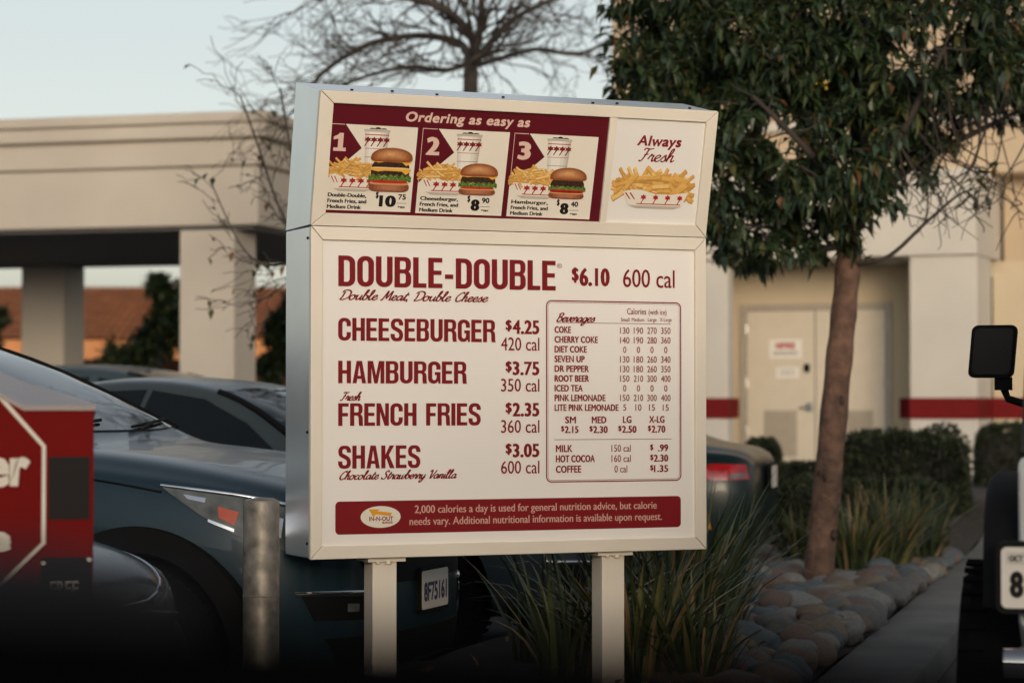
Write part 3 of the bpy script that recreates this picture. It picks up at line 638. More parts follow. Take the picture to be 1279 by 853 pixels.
# header cabinet, tilted forward
m = MB()
c8 = [hf(-h + .003, .001, -.004), hf(h - .003, .001, -.004), hf(h - .003, HH - .003, -.004), hf(-h + .003, HH - .003, -.004)]
bk = [Vector((-h + .003, DEP, ZT + .004)), Vector((h - .003, DEP, ZT + .004)), hf(h - .003, HH - .003, -DEP * .98), hf(-h + .003, HH - .003, -DEP * .98)]
P = c8 + bk
for q in ((0, 1, 2, 3), (7, 6, 5, 4), (0, 4, 5, 1), (1, 5, 6, 2), (2, 6, 7, 3), (3, 7, 4, 0)): m.poly([P[i] for i in q])
hc = m.build('header_cabinet', M['cabinet'], board, bevel=.004)
frame(hf, -h, 0, h, HH, .052, .046, .046, .044, -.004, .018, 'frame', hc)
m = MB()
dl = on_head(759.8, 144.3)[0] + .003; dr = on_head(770.2, 146)[0] - .003
m.prism([(on_head(746, 277)[0] + .004, .044), (on_head(755, 277)[0], .044), (dr, HH - .042), (dl, HH - .042)], -.003, .016, lambda a, c, n: hf(a, c, n))
dvd = (dl + dr) / 2
m.build('divider', M['signwhite'], hc, bevel=.002)
m = MB(); m.prism([(-h + .046, .040), (dvd, .040), (dvd, HH - .038), (-h + .046, HH - .038)], -.003, .005, lambda a, c, n: hf(a, c, n)); m.build('combo_panel', M['darkmaroon'], hc)
m = MB(); m.prism([(dvd + .001, .040), (h - .040, .040), (h - .040, HH - .038), (dvd + .001, HH - .038)], -.003, .005, lambda a, c, n: hf(a, c, n)); m.build('fries_panel', M['acrylic2'], hc)
for i, u in enumerate((-.66, -.49, -.33, -.05, .30, .42, .71)):
    p = hf(u, HH - .002, -.05 - .04 * (i % 2)); nrm = Vector((0, -sin(TILT), cos(TILT))); m = MB(); m.tube([p, p + nrm * .006], .006, 8); m.build('screw', M['trim'], hc)
for z in (.80, 1.2, 1.9):
    m = MB(); m.tube([(-h + .002, .02, z), (-h - .003, .02, z)], .005, 8); m.build('screw', M['trim'], mc)
def F2(u, v, n): return hf(u, v, .0052 + n)
cv = Canvas(F2, .0003)
a = on_head(504.6, 151.6); b_ = on_head(662.3, 159.6); tp = on_head(504.6, 139)
cv.text('Ordering as easy as', a[0], a[1], b_[0], tp[1] - a[1], M['palelet'], 3, bx=.062, by=.045, shear=.2, space=1.08)
def card(TL, TR, BR, BL):
    q = [on_head(*p) for p in (TL, TR, BR, BL)]
    def f(s, t):
        x = [(q[0][k] * (1 - s) + q[1][k] * s) * (1 - t) + (q[3][k] * (1 - s) + q[2][k] * s) * t for k in (0, 1)]; return (x[0], x[1])
    return f
class Art:
    """drawing inside a card: s right 0..1, t down 0..1"""
    def __init__(s, f, asp=.92): s.f = f; s.a = asp
    def poly(s, pts, m, L): cv.poly([s.f(a, c) for a, c in pts], m, L)
    def text(s, body, s0, t0, s1, cap, m, L=8, **k):
        a, b = s.f(s0, t0), s.f(s1, t0); c = s.f(s0, t0 - cap); cv.text(body, a[0], a[1], b[0], c[1] - a[1], m, L, **k)
    def palm(s, x, y, h_, L, m=M['printred'], lean=1):
        w_ = h_ * .13
        s.poly([(x - h_ * .35 * lean, y + h_ * .5), (x - h_ * .35 * lean + w_, y + h_ * .5), (x + w_, y - h_ * .2), (x, y - h_ * .2)], m, L)
        s.poly([(x + h_ * .42 * cos(t) * (1 if k % 2 else .6), y - h_ * .25 + h_ * .34 * sin(t) * (1 if k % 2 else .55)) for k, t in enumerate([2 * pi * i / 12 for i in range(12)])], m, L)
    def fries(s, x0, x1, y0, y1, n, L, rnd):
        s.poly([(x0 + (x1 - x0) * .04, y1), (x0, y0 + (y1 - y0) * .72), (x0 + (x1 - x0) * .3, y0 + (y1 - y0) * .3), (x0 + (x1 - x0) * .6, y0 + (y1 - y0) * .2), (x1, y0 + (y1 - y0) * .55), (x1 - (x1 - x0) * .04, y1)], M['fry3'], L)
        w_ = (x1 - x0)
        for i in range(n):
            u = rnd.random(); cx = x0 + w_ * (.06 + .88 * u); top = y0 + (y1 - y0) * (.1 + .5 * abs(u - .52) * 1.6)
            cy = top + (y1 - top) * (.1 + .8 * rnd.random()); ang = rnd.uniform(-.75, .75) + (0.35 if rnd.random() < .5 else -.35); l = w_ * rnd.uniform(.10, .19); t = w_ * rnd.uniform(.016, .024)
            d = (cos(ang), sin(ang)); q = (-d[1], d[0]); cx = min(max(cx, x0 + l * .7), x1 - l * .7)
            for off, tt, mm in ((.35, t * 1.25, 'fry3'), (0, t, R.choice(['fry1', 'fry2', 'fry1', 'fry4']))):
                s.poly([(cx + d[0] * l + q[0] * tt, cy + off * t * 1.4 + d[1] * l + q[1] * tt), (cx - d[0] * l + q[0] * tt, cy + off * t * 1.4 - d[1] * l + q[1] * tt), (cx - d[0] * l - q[0] * tt, cy + off * t * 1.4 - d[1] * l - q[1] * tt), (cx + d[0] * l - q[0] * tt, cy + off * t * 1.4 + d[1] * l - q[1] * tt)], M[mm], L + .05 * i + (.025 if mm != 'fry3' else 0))
    def boat(s, x0, x1, y0, y1, L, n):
        w_ = x1 - x0; hh = y1 - y0
        s.poly([(x0, y0 + hh * .12), (x0 + w_ * .12, y0), (x0 + w_ * .28, y0 - hh * .02), (x0 + w_ * .5, y0 + hh * .2), (x0 + w_ * .75, y0 + hh * .22), (x1, y0 + hh * .05), (x1 - w_ * .08, y0 + hh * .85), (x1 - w_ * .2, y1), (x0 + w_ * .22, y1), (x0 + w_ * .1, y0 + hh * .85)], M['cardwhite'], L)
        s.poly([(x0 + w_ * .1, y0 + hh * .85), (x1 - w_ * .08, y0 + hh * .85), (x1 - w_ * .2, y1), (x0 + w_ * .22, y1)], M['cupshade'], L + .3)
        s.poly([(x0 + w_ * .22, y0 + hh * .74), (x1 - w_ * .1, y0 + hh * .74), (x1 - w_ * .1, y0 + hh * .79), (x0 + w_ * .22, y0 + hh * .79)], M['printred'], L + .5)
        for k in range(n): s.palm(x0 + w_ * (.32 + .56 * k / max(n - 1, 1)), y0 + hh * .52, hh * .52, L + .7)
        for k in range(2): s.poly([(x0 + w_ * (.03 + .07 * k), y0 + hh * .18), (x0 + w_ * (.05 + .07 * k), y0 + hh * .15), (x0 + w_ * (.13 + .07 * k), y0 + hh * .55), (x0 + w_ * (.10 + .07 * k), y0 + hh * .5)], M['printred'], L + .7)
    def cup(s, x0, x1, y0, y1, L):
        w_ = x1 - x0; hh = y1 - y0; tp_ = .10
        X = lambda f, t: x0 + w_ * (tp_ * t + f * (1 - 2 * tp_ * t))
        for f0, f1, k in ((0, .08, 2), (.08, .18, 3), (.18, .62, 4), (.62, .78, 3), (.78, .88, 2), (.88, .95, 1), (.95, 1, 0)):
            s.poly([(X(f0, 0), y0), (X(f1, 0), y0), (X(f1, 1), y1), (X(f0, 1), y1)], CUPT[k], L)
        s.poly([(X(-.03, 0), y0 - hh * .03), (X(1.03, 0), y0 - hh * .03), (X(1.03, 0), y0 + hh * .03), (X(-.03, 0), y0 + hh * .03)], M['cupshade'], L + .4)
        for c_, r_ in ((.3, .05), (.52, .09), (.76, .05)): s.poly(ellipse(x0 + w_ * c_, y0 - hh * .04, w_ * .13, hh * r_ * .6, 10, 180, 360), M['black'], L + .5)
        for t, mm, th in ((.10, 'printred', .022), (.47, 'printred', .012), (.70, 'trim', .010), (.93, 'printred', .010)): s.poly([(X(0, t), y0 + hh * t), (X(1, t), y0 + hh * t), (X(1, t), y0 + hh * (t + th)), (X(0, t), y0 + hh * (t + th))], M[mm], L + .6)
        for k in range(4): s.palm(X(.12 + .27 * k, .3), y0 + hh * .30, hh * .24, L + .7, M['maroon'])
    def blob(s, x0, x1, y0, y1, m, L, wav=0, n=26, sq=.35):
        pts = []
        for i in range(n):
            t = 2 * pi * i / n; cx = abs(cos(t)) ** sq * (1 if cos(t) > 0 else -1); sy_ = abs(sin(t)) ** .8 * (1 if sin(t) > 0 else -1)
            pts.append(((x0 + x1) / 2 + (x1 - x0) / 2 * cx, (y0 + y1) / 2 + (y1 - y0) / 2 * sy_ + wav * sin(i * 2.3)))
        s.poly(pts, m, L)
    def burger(s, x0, x1, y0, y1, double, cheese, L):
        w_ = x1 - x0; H_ = y1 - y0; Y = lambda t: y0 + H_ * t; X = lambda f: x0 + w_ * f
        s.blob(X(.0), X(.97), Y(.78), Y(1.0), BUNB[0], L); s.blob(X(.02), X(.95), Y(.76), Y(.84), M['bun2'], L + .2)
        k0 = .28 if double else .36
        s.blob(X(.03), X(.95), Y(k0), Y(.80), M['patty'], L + .3)
        lt = .62 if double else .60
        pts = [(X(-.02 + 1.02 * i / 24), Y(lt + .035 * sin(i * 1.9))) for i in range(25)] + [(X(1.0 - 1.02 * i / 24), Y(lt + .14 + .03 * sin(i * 2.7))) for i in range(25)]
        s.poly(pts, M['lettuce'], L + .5)
        s.blob(X(.06), X(.92), Y(.735), Y(.80), M['tomato'], L + .6)
        if not cheese: s.blob(X(.02), X(.95), Y(.70), Y(.80), M['tomato'], L + .6)
        def ch(t, mm): s.poly([(X(.03), Y(t)), (X(.97), Y(t)), (X(.98), Y(t + .05)), (X(.86), Y(t + .13)), (X(.76), Y(t + .055)), (X(.35), Y(t + .05)), (X(.2), Y(t + .075)), (X(.03), Y(t + .04))], M[mm], L + .8)
        if double: ch(.27, 'cheese'); s.blob(X(.02), X(.97), Y(.44), Y(.50), M['cheese2'], L + .7); ch(.47, 'cheese')
        elif cheese: s.blob(X(.02), X(.97), Y(.33), Y(.40), M['cheese2'], L + .7); ch(.37, 'cheese')
        else: s.blob(X(.03), X(.96), Y(.34), Y(.41), M['cheese2'], L + .7)
        bt = .26 if double else .35
        tops = [(X(.5 + .5 * cos(radians(180 - 180 * i / 20)) * 1.0), Y(bt - (bt + .0) * abs(sin(radians(180 * i / 20))) ** .75)) for i in range(21)] + [(X(.98), Y(bt + .03)), (X(.9), Y(bt + .06)), (X(.1), Y(bt + .06)), (X(.02), Y(bt + .03))]
        s.poly(tops, BUNT[0], L + 1.0)
        cxm, cym = X(.47), Y(bt * .50)
        for k in range(1, 6):
            f = 1 - .16 * k; s.poly([(cxm + (a - cxm) * f, cym + (c - cym) * (f * .92)) for a, c in tops], BUNT[k], L + 1.0 + .1 * k)
        for k in range(1, 4):
            f = 1 - .2 * k; s.blob(X(.5 - .48 * f), X(.5 + .46 * f), Y(.90 - .10 * f), Y(.90 + .10 * f), BUNB[k], L + .1 * k)
        rs = random.Random(3)
        for k in range(26):
            a = rs.uniform(.06, .9); c = rs.uniform(lt, lt + .14); s.blob(X(a), X(a + rs.uniform(.02, .06)), Y(c), Y(c + .025), M[rs.choice(['lettuce2', 'lettuce', 'patty', 'lettuce2'])], L + .55 + .002 * k, n=8)
        for k in range(22):
            a = rs.uniform(.06, .9); c = rs.uniform(k0 + .08, lt); s.blob(X(a), X(a + rs.uniform(.02, .07)), Y(c), Y(c + .02), M[rs.choice(['patty2', 'black'])], L + .35 + .002 * k, n=8)
cards = [((411.5, 153.9), (521.6, 159.5), (511.7, 265), (402.6, 261.7)), ((527.7, 160), (636.3, 165.4), (625.2, 269.6), (517.9, 265.9)), ((642.2, 166), (747, 171.4), (735.2, 274), (631.6, 269.9))]
info = [('1', 'Double-Double,', '10', '75'), ('2', 'Cheeseburger,', '8', '90'), ('3', 'Hamburger,', '8', '40')]
for i, (c4, (num, nm, d1, d2)) in enumerate(zip(cards, info)):
    A = Art(card(*c4)); A.poly([(0, 0), (1, 0), (1, 1), (0, 1)], M['cardwhite'], 1)
    A.poly([(-.012, -.012), (.17, -.012), (.38, .27), (-.012, .655)], M['darkmaroon'], 2)
    A.poly([(0, 0), (.165, 0), (.17, .008), (.006, .008), (.006, .63), (0, .64)], M['palelet'], 2.4)
    if num == '1': A.poly([(.055, .150), (.105, .125), (.118, .105), (.165, .105), (.165, .275), (.20, .275), (.20, .315), (.06, .315), (.06, .275), (.108, .275), (.108, .172), (.055, .185)], M['palelet'], 3)
    else: A.text(num, .055, .315, .215, .215, M['palelet'], 3, bx=.10, by=.05)
    A.cup(.40, .68, .06, .50, 3)
    A.fries(.0, .52, .36, .60, 70, 5, random.Random(11 + i))
    A.boat(.04, .56, .57, .775, 7.5, 4)
    if i == 0: A.burger(.49, .97, .25, .77, True, True, 9)
    else: A.burger(.47, .91, .385, .765, False, i == 1, 9)
    for k, t in enumerate((nm, 'French Fries, and', 'Medium Drink')):
        A.text(t, .04, .845 + .068 * k, .04 + (.44, .47, .49)[k] * ((1, .95, 1)[k]) if k < 2 else .43, .046, M['black'], 3, bx=.10, by=.03)
    if i == 0: A.text('$', .585, .845, .62, .075, M['black'], 3, bx=.06); A.text(d1, .625, .945, .825, .135, M['black'], 3, bx=.12, by=.04); sx_ = .845
    else: A.text('$', .585, .845, .62, .075, M['black'], 3, bx=.06); A.text(d1, .63, .95, .735, .135, M['black'], 3, bx=.12, by=.04); sx_ = .755
    A.text(d2, sx_, .855, sx_ + .09, .065, M['black'], 3, bx=.06)
    A.poly([(sx_ - .01, .895), (sx_ + .10, .895), (sx_ + .10, .90), (sx_ - .01, .90)], M['black'], 3); A.text('+tax', sx_, .955, sx_ + .09, .03, M['black'], 3, bx=.08)
A = Art(card((770.2, 146), (882.9, 150.5), (866.2, 281.7), (755.9, 277.7)))
A.text('Always', .245, .262, .755, .10, M['maroon'], 3, bx=.07, by=.05, shear=.2, space=1.08)
a, b_, c_ = A.f(.285, .405), A.f(.68, .405), A.f(.285, .285); cv.script('Fresh', a[0], a[1], b_[0], c_[1] - a[1], M['maroon'], 3, wt=.26, slant=.25)
A.fries(.06, .92, .475, .72, 130, 3, random.Random(5)); A.boat(.15, .88, .68, .85, 10, 4)
cv.build('header_print', hc)

# posts
for px in (483.0, 769.0):
    u = on_main(px, 740)[0]
    m = MB(); m.box(u - .047, u + .047, .02, .115, -.02, ZB - .016)
    lg = m.build('post', M['signwhite'], board, bevel=.004)
    m = MB(); m.box(u - .07, u + .075, .005, .13, ZB - .016, ZB + .002); m.tube([(u - .03, .012, ZB - .022), (u - .03, .012, ZB - .012)], .010, 6); m.tube([(u + .01, .012, ZB - .024), (u + .01, .012, ZB - .012)], .013, 6)
    m.build('bracket', M['signwhite'], lg)
    m = MB(); m.box(u - .09, u + .09, -.02, .16, .14, .19); m.build('base_plate', M['signwhite'], lg)

# bollard
bl = MB(); bp = at(326.5, 622, 8.35); rr = .0625
bl.lathe([(rr, -.1), (rr, bp.z - .02), (rr - .004, bp.z - .008), (rr - .02, bp.z), (0.0, bp.z + .004)], 40)
bl.lathe([(rr, .640), (rr + .001, .641), (rr + .001, .645), (rr, .646)], 40)
o = bl.build('bollard', M['galv'], None, smooth=40); o.location = (bp.x, bp.y, 0); tag(o, 'round galvanised steel bollard standing before the blue car headlight', 'bollard')
# ------------------------------------------------------------------ vehicles
def lerp_st(st, per=1): return st
def body_mesh(st, paint, arches, r_arch):
    """closed loft through stations (x, zb, zm, zs, wm, ws, zr, wr, zt), then wheel wells are cut out"""
    m = MB(); P = []
    for x, zb, zm, zs, wm, ws, zr, wr, zt in st:
        half = [(0, zb), (wm * .55, zb), (wm * .90, zb + .02), (wm * .975, zb + .12), (wm, zm), (wm * .985, zm + .62 * (zs - zm)), (ws + .012, zs - .012), (ws - .02, zs + .018), (wr + (ws - wr) * .35, zs + (zr - zs) * .6), (wr, zr), (wr * .86, zr + .62 * (zt - zr)), (wr * .45, zt - .01), (0, zt)]
        ringp = [(x, -y, z) for y, z in half] + [(x, y, z) for y, z in reversed(half[1:-1])]
        P.append(ringp + [ringp[0]])
    n = len(P[0]) - 1; b = 0
    for row in P: m.v += row[:-1]
    for i in range(len(P) - 1):
        for j in range(n):
            m.f.append((i * n + j, i * n + (j + 1) % n, (i + 1) * n + (j + 1) % n, (i + 1) * n + j)); m.m.append(0)
    for e, row in ((0, P[0]), (len(P) - 1, P[-1])):
        c = Vector((0, 0, 0))
        for p in row[:-1]: c += Vector(p)
        c /= n; m.v.append(tuple(c)); k = len(m.v) - 1
        for j in range(n): m.f.append((e * n + j, e * n + (j + 1) % n, k)); m.m.append(0)
    me = m.mesh('body', [paint, M['darkvoid']], True, 180)
    o = link('body', me); s_ = o.modifiers.new('s', 'SUBSURF'); s_.levels = s_.render_levels = 2
    cut = MB()
    for ax in arches:
        for sd_ in (-1, 1):
            cut.lathe([(r_arch, .52), (r_arch, 1.3)], 40, 1, T=lambda a, c, h, ax=ax, sd_=sd_: (ax + a, sd_ * h, .345 + c))
    cm = cut.mesh('cut', [paint, M['darkvoid']], True); co = link('cut', cm)
    bo = o.modifiers.new('b', 'BOOLEAN'); bo.operation = 'DIFFERENCE'; bo.object = co; bo.solver = 'EXACT'
    res = new_eval(o); bpy.data.objects.remove(o); bpy.data.objects.remove(co)
    res.set_sharp_from_angle(angle=radians(40))
    return res
def bvh_of(me):
    return BVHTree.FromPolygons([v.co.copy() for v in me.vertices], [tuple(p.vertices) for p in me.polygons])
def patch(bvh, poly, mode, m, name, parent, off=.006, size=.06, side=-1, skirt=.012):
    """a panel that follows the body: outline in (x,z) seen from the side, (y,z) from the front or rear, (x,y) from above"""
    bm = bmesh.new(); vs_ = [bm.verts.new((a, c, 0)) for a, c in poly]; bm.faces.new(vs_)
    bmesh.ops.triangulate(bm, faces=bm.faces)
    for _ in range(7):
        es = [e for e in bm.edges if e.calc_length() > size]
        if not es: break
        bmesh.ops.subdivide_edges(bm, edges=es, cuts=1); bmesh.ops.triangulate(bm, faces=bm.faces)
    ns = {}
    for v in bm.verts:
        a, c = v.co.x, v.co.y
        if mode == 'side': o, d = Vector((a, side * 4, c)), Vector((0, -side, 0))
        elif mode == 'front': o, d = Vector((6, a, c)), Vector((-1, 0, 0))
        elif mode == 'rear': o, d = Vector((-9, a, c)), Vector((1, 0, 0))
        else: o, d = Vector((a, c, 5)), Vector((0, 0, -1))
        h_, nn, _, _ = bvh.ray_cast(o, d)
        if h_ is None:
            h_, nn, _, _ = bvh.find_nearest(o + d * (4 if mode != 'front' else 5))
        if nn.dot(d) > 0: nn = -nn
        v.co = h_ + nn * off; ns[v] = nn
    be = [e for e in bm.edges if len(e.link_faces) == 1]
    ex = bmesh.ops.extrude_edge_only(bm, edges=be)
    bm.normal_update()
    kd = [(v.co.copy(), n) for v, n in ns.items()]
    for v in [g_ for g_ in ex['geom'] if isinstance(g_, bmesh.types.BMVert)]:
        nn = min(kd, key=lambda q: (q[0] - v.co).length_squared)[1]; v.co -= nn * skirt
    bmesh.ops.recalc_face_normals(bm, faces=bm.faces)
    me = bpy.data.meshes.new(name); bm.to_mesh(me); bm.free(); me.materials.append(m)
    me.polygons.foreach_set('use_smooth', [True] * len(me.polygons)); me.set_sharp_from_angle(angle=radians(50))
    return link(name, me, parent)
def seam(bvh, pts, mode, parent, name='panel_gap', r=.005, side=-1, m=None, lift=.0):
    out = []
    P = spline([(a, c, 0) for a, c in pts], 6)
    for p in P:
        if mode == 'side': o, d = Vector((p.x, side * 4, p.y)), Vector((0, -side, 0))
        elif mode == 'front': o, d = Vector((6, p.x, p.y)), Vector((-1, 0, 0))
        elif mode == 'rear': o, d = Vector((-9, p.x, p.y)), Vector((1, 0, 0))
        else: o, d = Vector((p.x, p.y, 5)), Vector((0, 0, -1))
        h_, nn, _, _ = bvh.ray_cast(o, d)
        if h_ is not None: out.append(h_ - d * lift)
    if len(out) < 2: return None
    mb = MB(); mb.tube(out, r, 6); return mb.build(name, m or M['trim'], parent, smooth=60)
_wm = {}
def wheel(parent, x, y, r, spokes, name='wheel', rimm='alloy', wd=.225):
    sd_ = 1 if y > 0 else -1
    key = (r, spokes, sd_, rimm)
    if key not in _wm:
        T = lambda a, c, h: (a, sd_ * h, c)
        w2 = wd / 2; rr_ = r * .66
        t = MB(); t.lathe([(rr_, -w2), (r * .90, -w2 - .005), (r * .985, -w2 * .8), (r, -w2 * .4), (r, w2 * .4), (r * .985, w2 * .8), (r * .90, w2 + .005), (rr_, w2), (rr_ - .005, w2 * .5)], 40, T=T)
        for k in range(44):
            a = 2 * pi * k / 44
            for q in (-1, 1): t.box(-.010, .010, r - .006, r + .004, q * w2 * .75 - w2 * .24, q * w2 * .75 + w2 * .24, 0, T=lambda X, Y, Z, a=a: (X * cos(a) - Y * sin(a), sd_ * Z, X * sin(a) + Y * cos(a)))
        tm = t.mesh('tyre', M['rubber'], True, 40)
        q = MB(); q.lathe([(rr_, -w2 * .9), (rr_ - .012, -w2 * .2), (rr_ - .02, w2 * .75), (rr_ + .006, w2 * .99), (rr_ + .010, w2 * .80)], 40, T=T)
        for k in range(spokes):
            a = 2 * pi * k / spokes
            o2 = [(-.030, .04), (.030, .04), (.022, rr_ * .55), (.034, rr_ - .012), (-.034, rr_ - .012), (-.022, rr_ * .55)]
            q.prism(o2, w2 * .55, w2 * .86, lambda A, B, H, a=a: (A * cos(a) - B * sin(a), sd_ * H, A * sin(a) + B * cos(a)))
        q.lathe([(.075, w2 * .5), (.07, w2 * .9), (.03, w2 * .96), (0, w2 * .97)], 24, T=T)
        qm = q.mesh('rim', M[rimm], True, 35)
        dk = MB(); dk.lathe([(rr_ - .02, -w2 * .2), (.0, -w2 * .2)], 24, T=T); dm = dk.mesh('brake_disc', M['darkvoid'], True)
        _wm[key] = (tm, qm, dm)
    tm, qm, dm = _wm[key]
    w = bpy.data.objects.new(name, None); COL.objects.link(w); w.parent = parent; w.location = (x, y, r)
    for n_, me in (('tyre', tm), ('rim', qm), ('brake_disc', dm)): link(n_, me, w)
    return w
def plate_part(parent, name, x, y, z, face, chars, blue=True, w_=.305, h_=.152, tilt=0.0, bold=.05):
    T = lambda a, c, n: (x + face * n + tilt * c, y + face * a, z + c)     # reads correctly seen from outside
    cv_ = Canvas(T, .0012)
    cv_.mb.prism(rrect(-w_ / 2 - .012, -h_ / 2 - .012, w_ / 2 + .012, h_ / 2 + .012, .016, 3), -.02, .004, lambda a, c, n: T(a, c, n), cv_.mi(M['trim']))
    cv_.mb.prism(rrect(-w_ / 2, -h_ / 2, w_ / 2, h_ / 2, .012, 3), .0042, .006, lambda a, c, n: T(a, c, n), cv_.mi(M['plate']))
    if chars: cv_.text(chars, -w_ * .44, -h_ * .30, w_ * .44, h_ * .50, M['plateblue'] if blue else M['black'], 6, bx=bold, by=bold)
    return cv_.build(name, parent)
def arch_flare(parent, ax, side, ymax, r0, r1, cz=.345, a0=-12, a1=192):
    m = MB(); P = []
    for i in range(37):
        a = radians(a0 + (a1 - a0) * i / 36)
        P.append([(ax + r * cos(a), side * y, cz + r * sin(a)) for r, y in ((r0, ymax - .09), (r0, ymax + .005), (r0 + .012, ymax + .018), (r1 - .012, ymax + .012), (r1, ymax - .03), (r1, ymax - .09))])
    m.grid(P); return m.build('wheel_arch_trim', M['trim'], parent, smooth=50)
def mirror_part(parent, x, y, z, paint, side):
    m = MB(); m.lathe([(0, -.09), (.07, -.085), (.10, -.03), (.095, .05), (.085, .09), (0, .095)], 20, T=lambda a, c, h: (x - .0 + a * .75, y + side * (.11 + h), z + c * .8))
    o = m.build('door_mirror', paint, parent, smooth=60)
    m = MB(); m.tube([(x, y - side * .03, z - .03), (x, y + side * .05, z - .02)], .03, 8); m.build('mirror_arm', M['trim'], o)

CRV = [(.96,.36,.50,.66,.18,.16,.70,.14,.73), (.93,.29,.52,.72,.40,.37,.765,.33,.80), (.87,.26,.54,.80,.60,.56,.85,.49,.89), (.76,.25,.57,.87,.78,.73,.925,.64,.965), (.55,.24,.60,.945,.91,.84,1.0,.74,1.03), (.22,.24,.65,.995,.93,.87,1.06,.74,1.09), (-.10,.24,.69,1.03,.925,.87,1.10,.74,1.13), (-.34,.24,.71,1.05,.925,.87,1.115,.74,1.145),
       (-.46,.24,.72,1.06,.925,.87,1.165,.72,1.205), (-.92,.24,.72,1.075,.925,.87,1.39,.675,1.435), (-1.42,.24,.72,1.085,.925,.87,1.575,.63,1.62), (-2.0,.24,.72,1.10,.925,.87,1.625,.615,1.69), (-2.8,.24,.72,1.12,.925,.865,1.61,.60,1.68), (-3.35,.25,.72,1.14,.915,.85,1.53,.58,1.60), (-3.58,.28,.72,1.14,.90,.82,1.30,.60,1.36), (-3.68,.36,.66,1.08,.86,.76,1.12,.6,1.15), (-3.72,.46,.62,.95,.7,.66,.98,.5,1.0)]
SED = [(.94,.32,.44,.56,.18,.16,.59,.14,.61), (.91,.25,.45,.61,.40,.37,.645,.33,.675), (.85,.22,.47,.68,.60,.56,.72,.49,.755), (.74,.21,.50,.745,.77,.72,.79,.63,.825), (.50,.20,.54,.82,.88,.81,.86,.72,.89), (.10,.20,.58,.87,.90,.84,.92,.72,.94), (-.30,.20,.60,.90,.90,.84,.95,.72,.98), (-.48,.20,.60,.91,.90,.84,.985,.71,1.01),
       (-.62,.20,.60,.915,.90,.84,1.03,.69,1.065), (-1.05,.20,.60,.925,.90,.84,1.24,.62,1.28), (-1.45,.20,.60,.935,.90,.84,1.385,.575,1.43), (-2.0,.20,.60,.95,.90,.83,1.425,.55,1.485), (-2.6,.20,.60,.96,.90,.82,1.355,.55,1.42), (-3.05,.21,.60,.965,.89,.81,1.14,.60,1.19), (-3.30,.23,.62,.965,.88,.79,1.01,.66,1.05), (-3.55,.26,.62,.96,.85,.76,.985,.64,1.03), (-3.68,.32,.60,.92,.78,.70,.95,.6,.985), (-3.72,.40,.56,.84,.62,.56,.88,.48,.90)]
def glasshouse(bv, root, suv, k=1.0):
    z = (1.20, 1.585) if suv else (1.065, 1.365)
    a = .70; b_ = .575 if suv else .53
    patch(bv, [(-a, z[0]), (-a * .5, z[0] - .012), (a * .5, z[0] - .012), (a, z[0]), (b_, z[1]), (b_ * .5, z[1] + .02), (-b_ * .5, z[1] + .02), (-b_, z[1])], 'front', M['glass'], 'windshield', root, size=.09)
    for sd_ in (-1, 1): seam(bv, [(sd_ * a, z[0] - .01), (sd_ * (a * .55 + b_ * .45), z[0] * .55 + z[1] * .45), (sd_ * b_, z[1])], 'front', root, 'windshield_trim', .022, 1, M['trim'], .004)
    for sd_ in (-1, 1):
        if suv: fr = [(-.92, 1.115), (-1.45, 1.49), (-1.80, 1.545), (-1.86, 1.13)]; re = [(-1.93, 1.13), (-1.90, 1.55), (-2.55, 1.55), (-2.75, 1.50), (-2.72, 1.15)]; q = [(-2.80, 1.16), (-2.85, 1.50), (-3.18, 1.44), (-3.26, 1.24)]
        else: fr = [(-.80, .958), (-1.15, 1.195), (-1.45, 1.325), (-1.80, 1.375), (-1.87, .972)]; re = [(-1.90, .972), (-1.84, 1.378), (-2.25, 1.365), (-2.66, 1.275), (-2.76, .995)]; q = [(-2.80, 1.0), (-2.72, 1.25), (-3.02, 1.07), (-3.04, 1.02)]
        for p in (fr, re, q): patch(bv, p, 'side', M['sideglass'], 'side_window', root, side=sd_, size=.10)
        belt = [(-.80, fr[0][1] - .02), (-1.8, fr[-1][1] - .015), (-2.75, re[4][1] - .015)]
        seam(bv, belt, 'side', root, 'belt_trim', .012, sd_, M['trim'])
def rear_glass(bv, root, suv):
    if suv: patch(bv, [(-.62, 1.24), (.62, 1.24), (.54, 1.50), (-.54, 1.50)], 'rear', M['sideglass'], 'rear_window', root, size=.1)
    else: patch(bv, [(-3.18, -.56), (-3.18, .56), (-2.68, .48), (-2.68, -.48)], 'top', M['sideglass'], 'rear_window', root, size=.1)

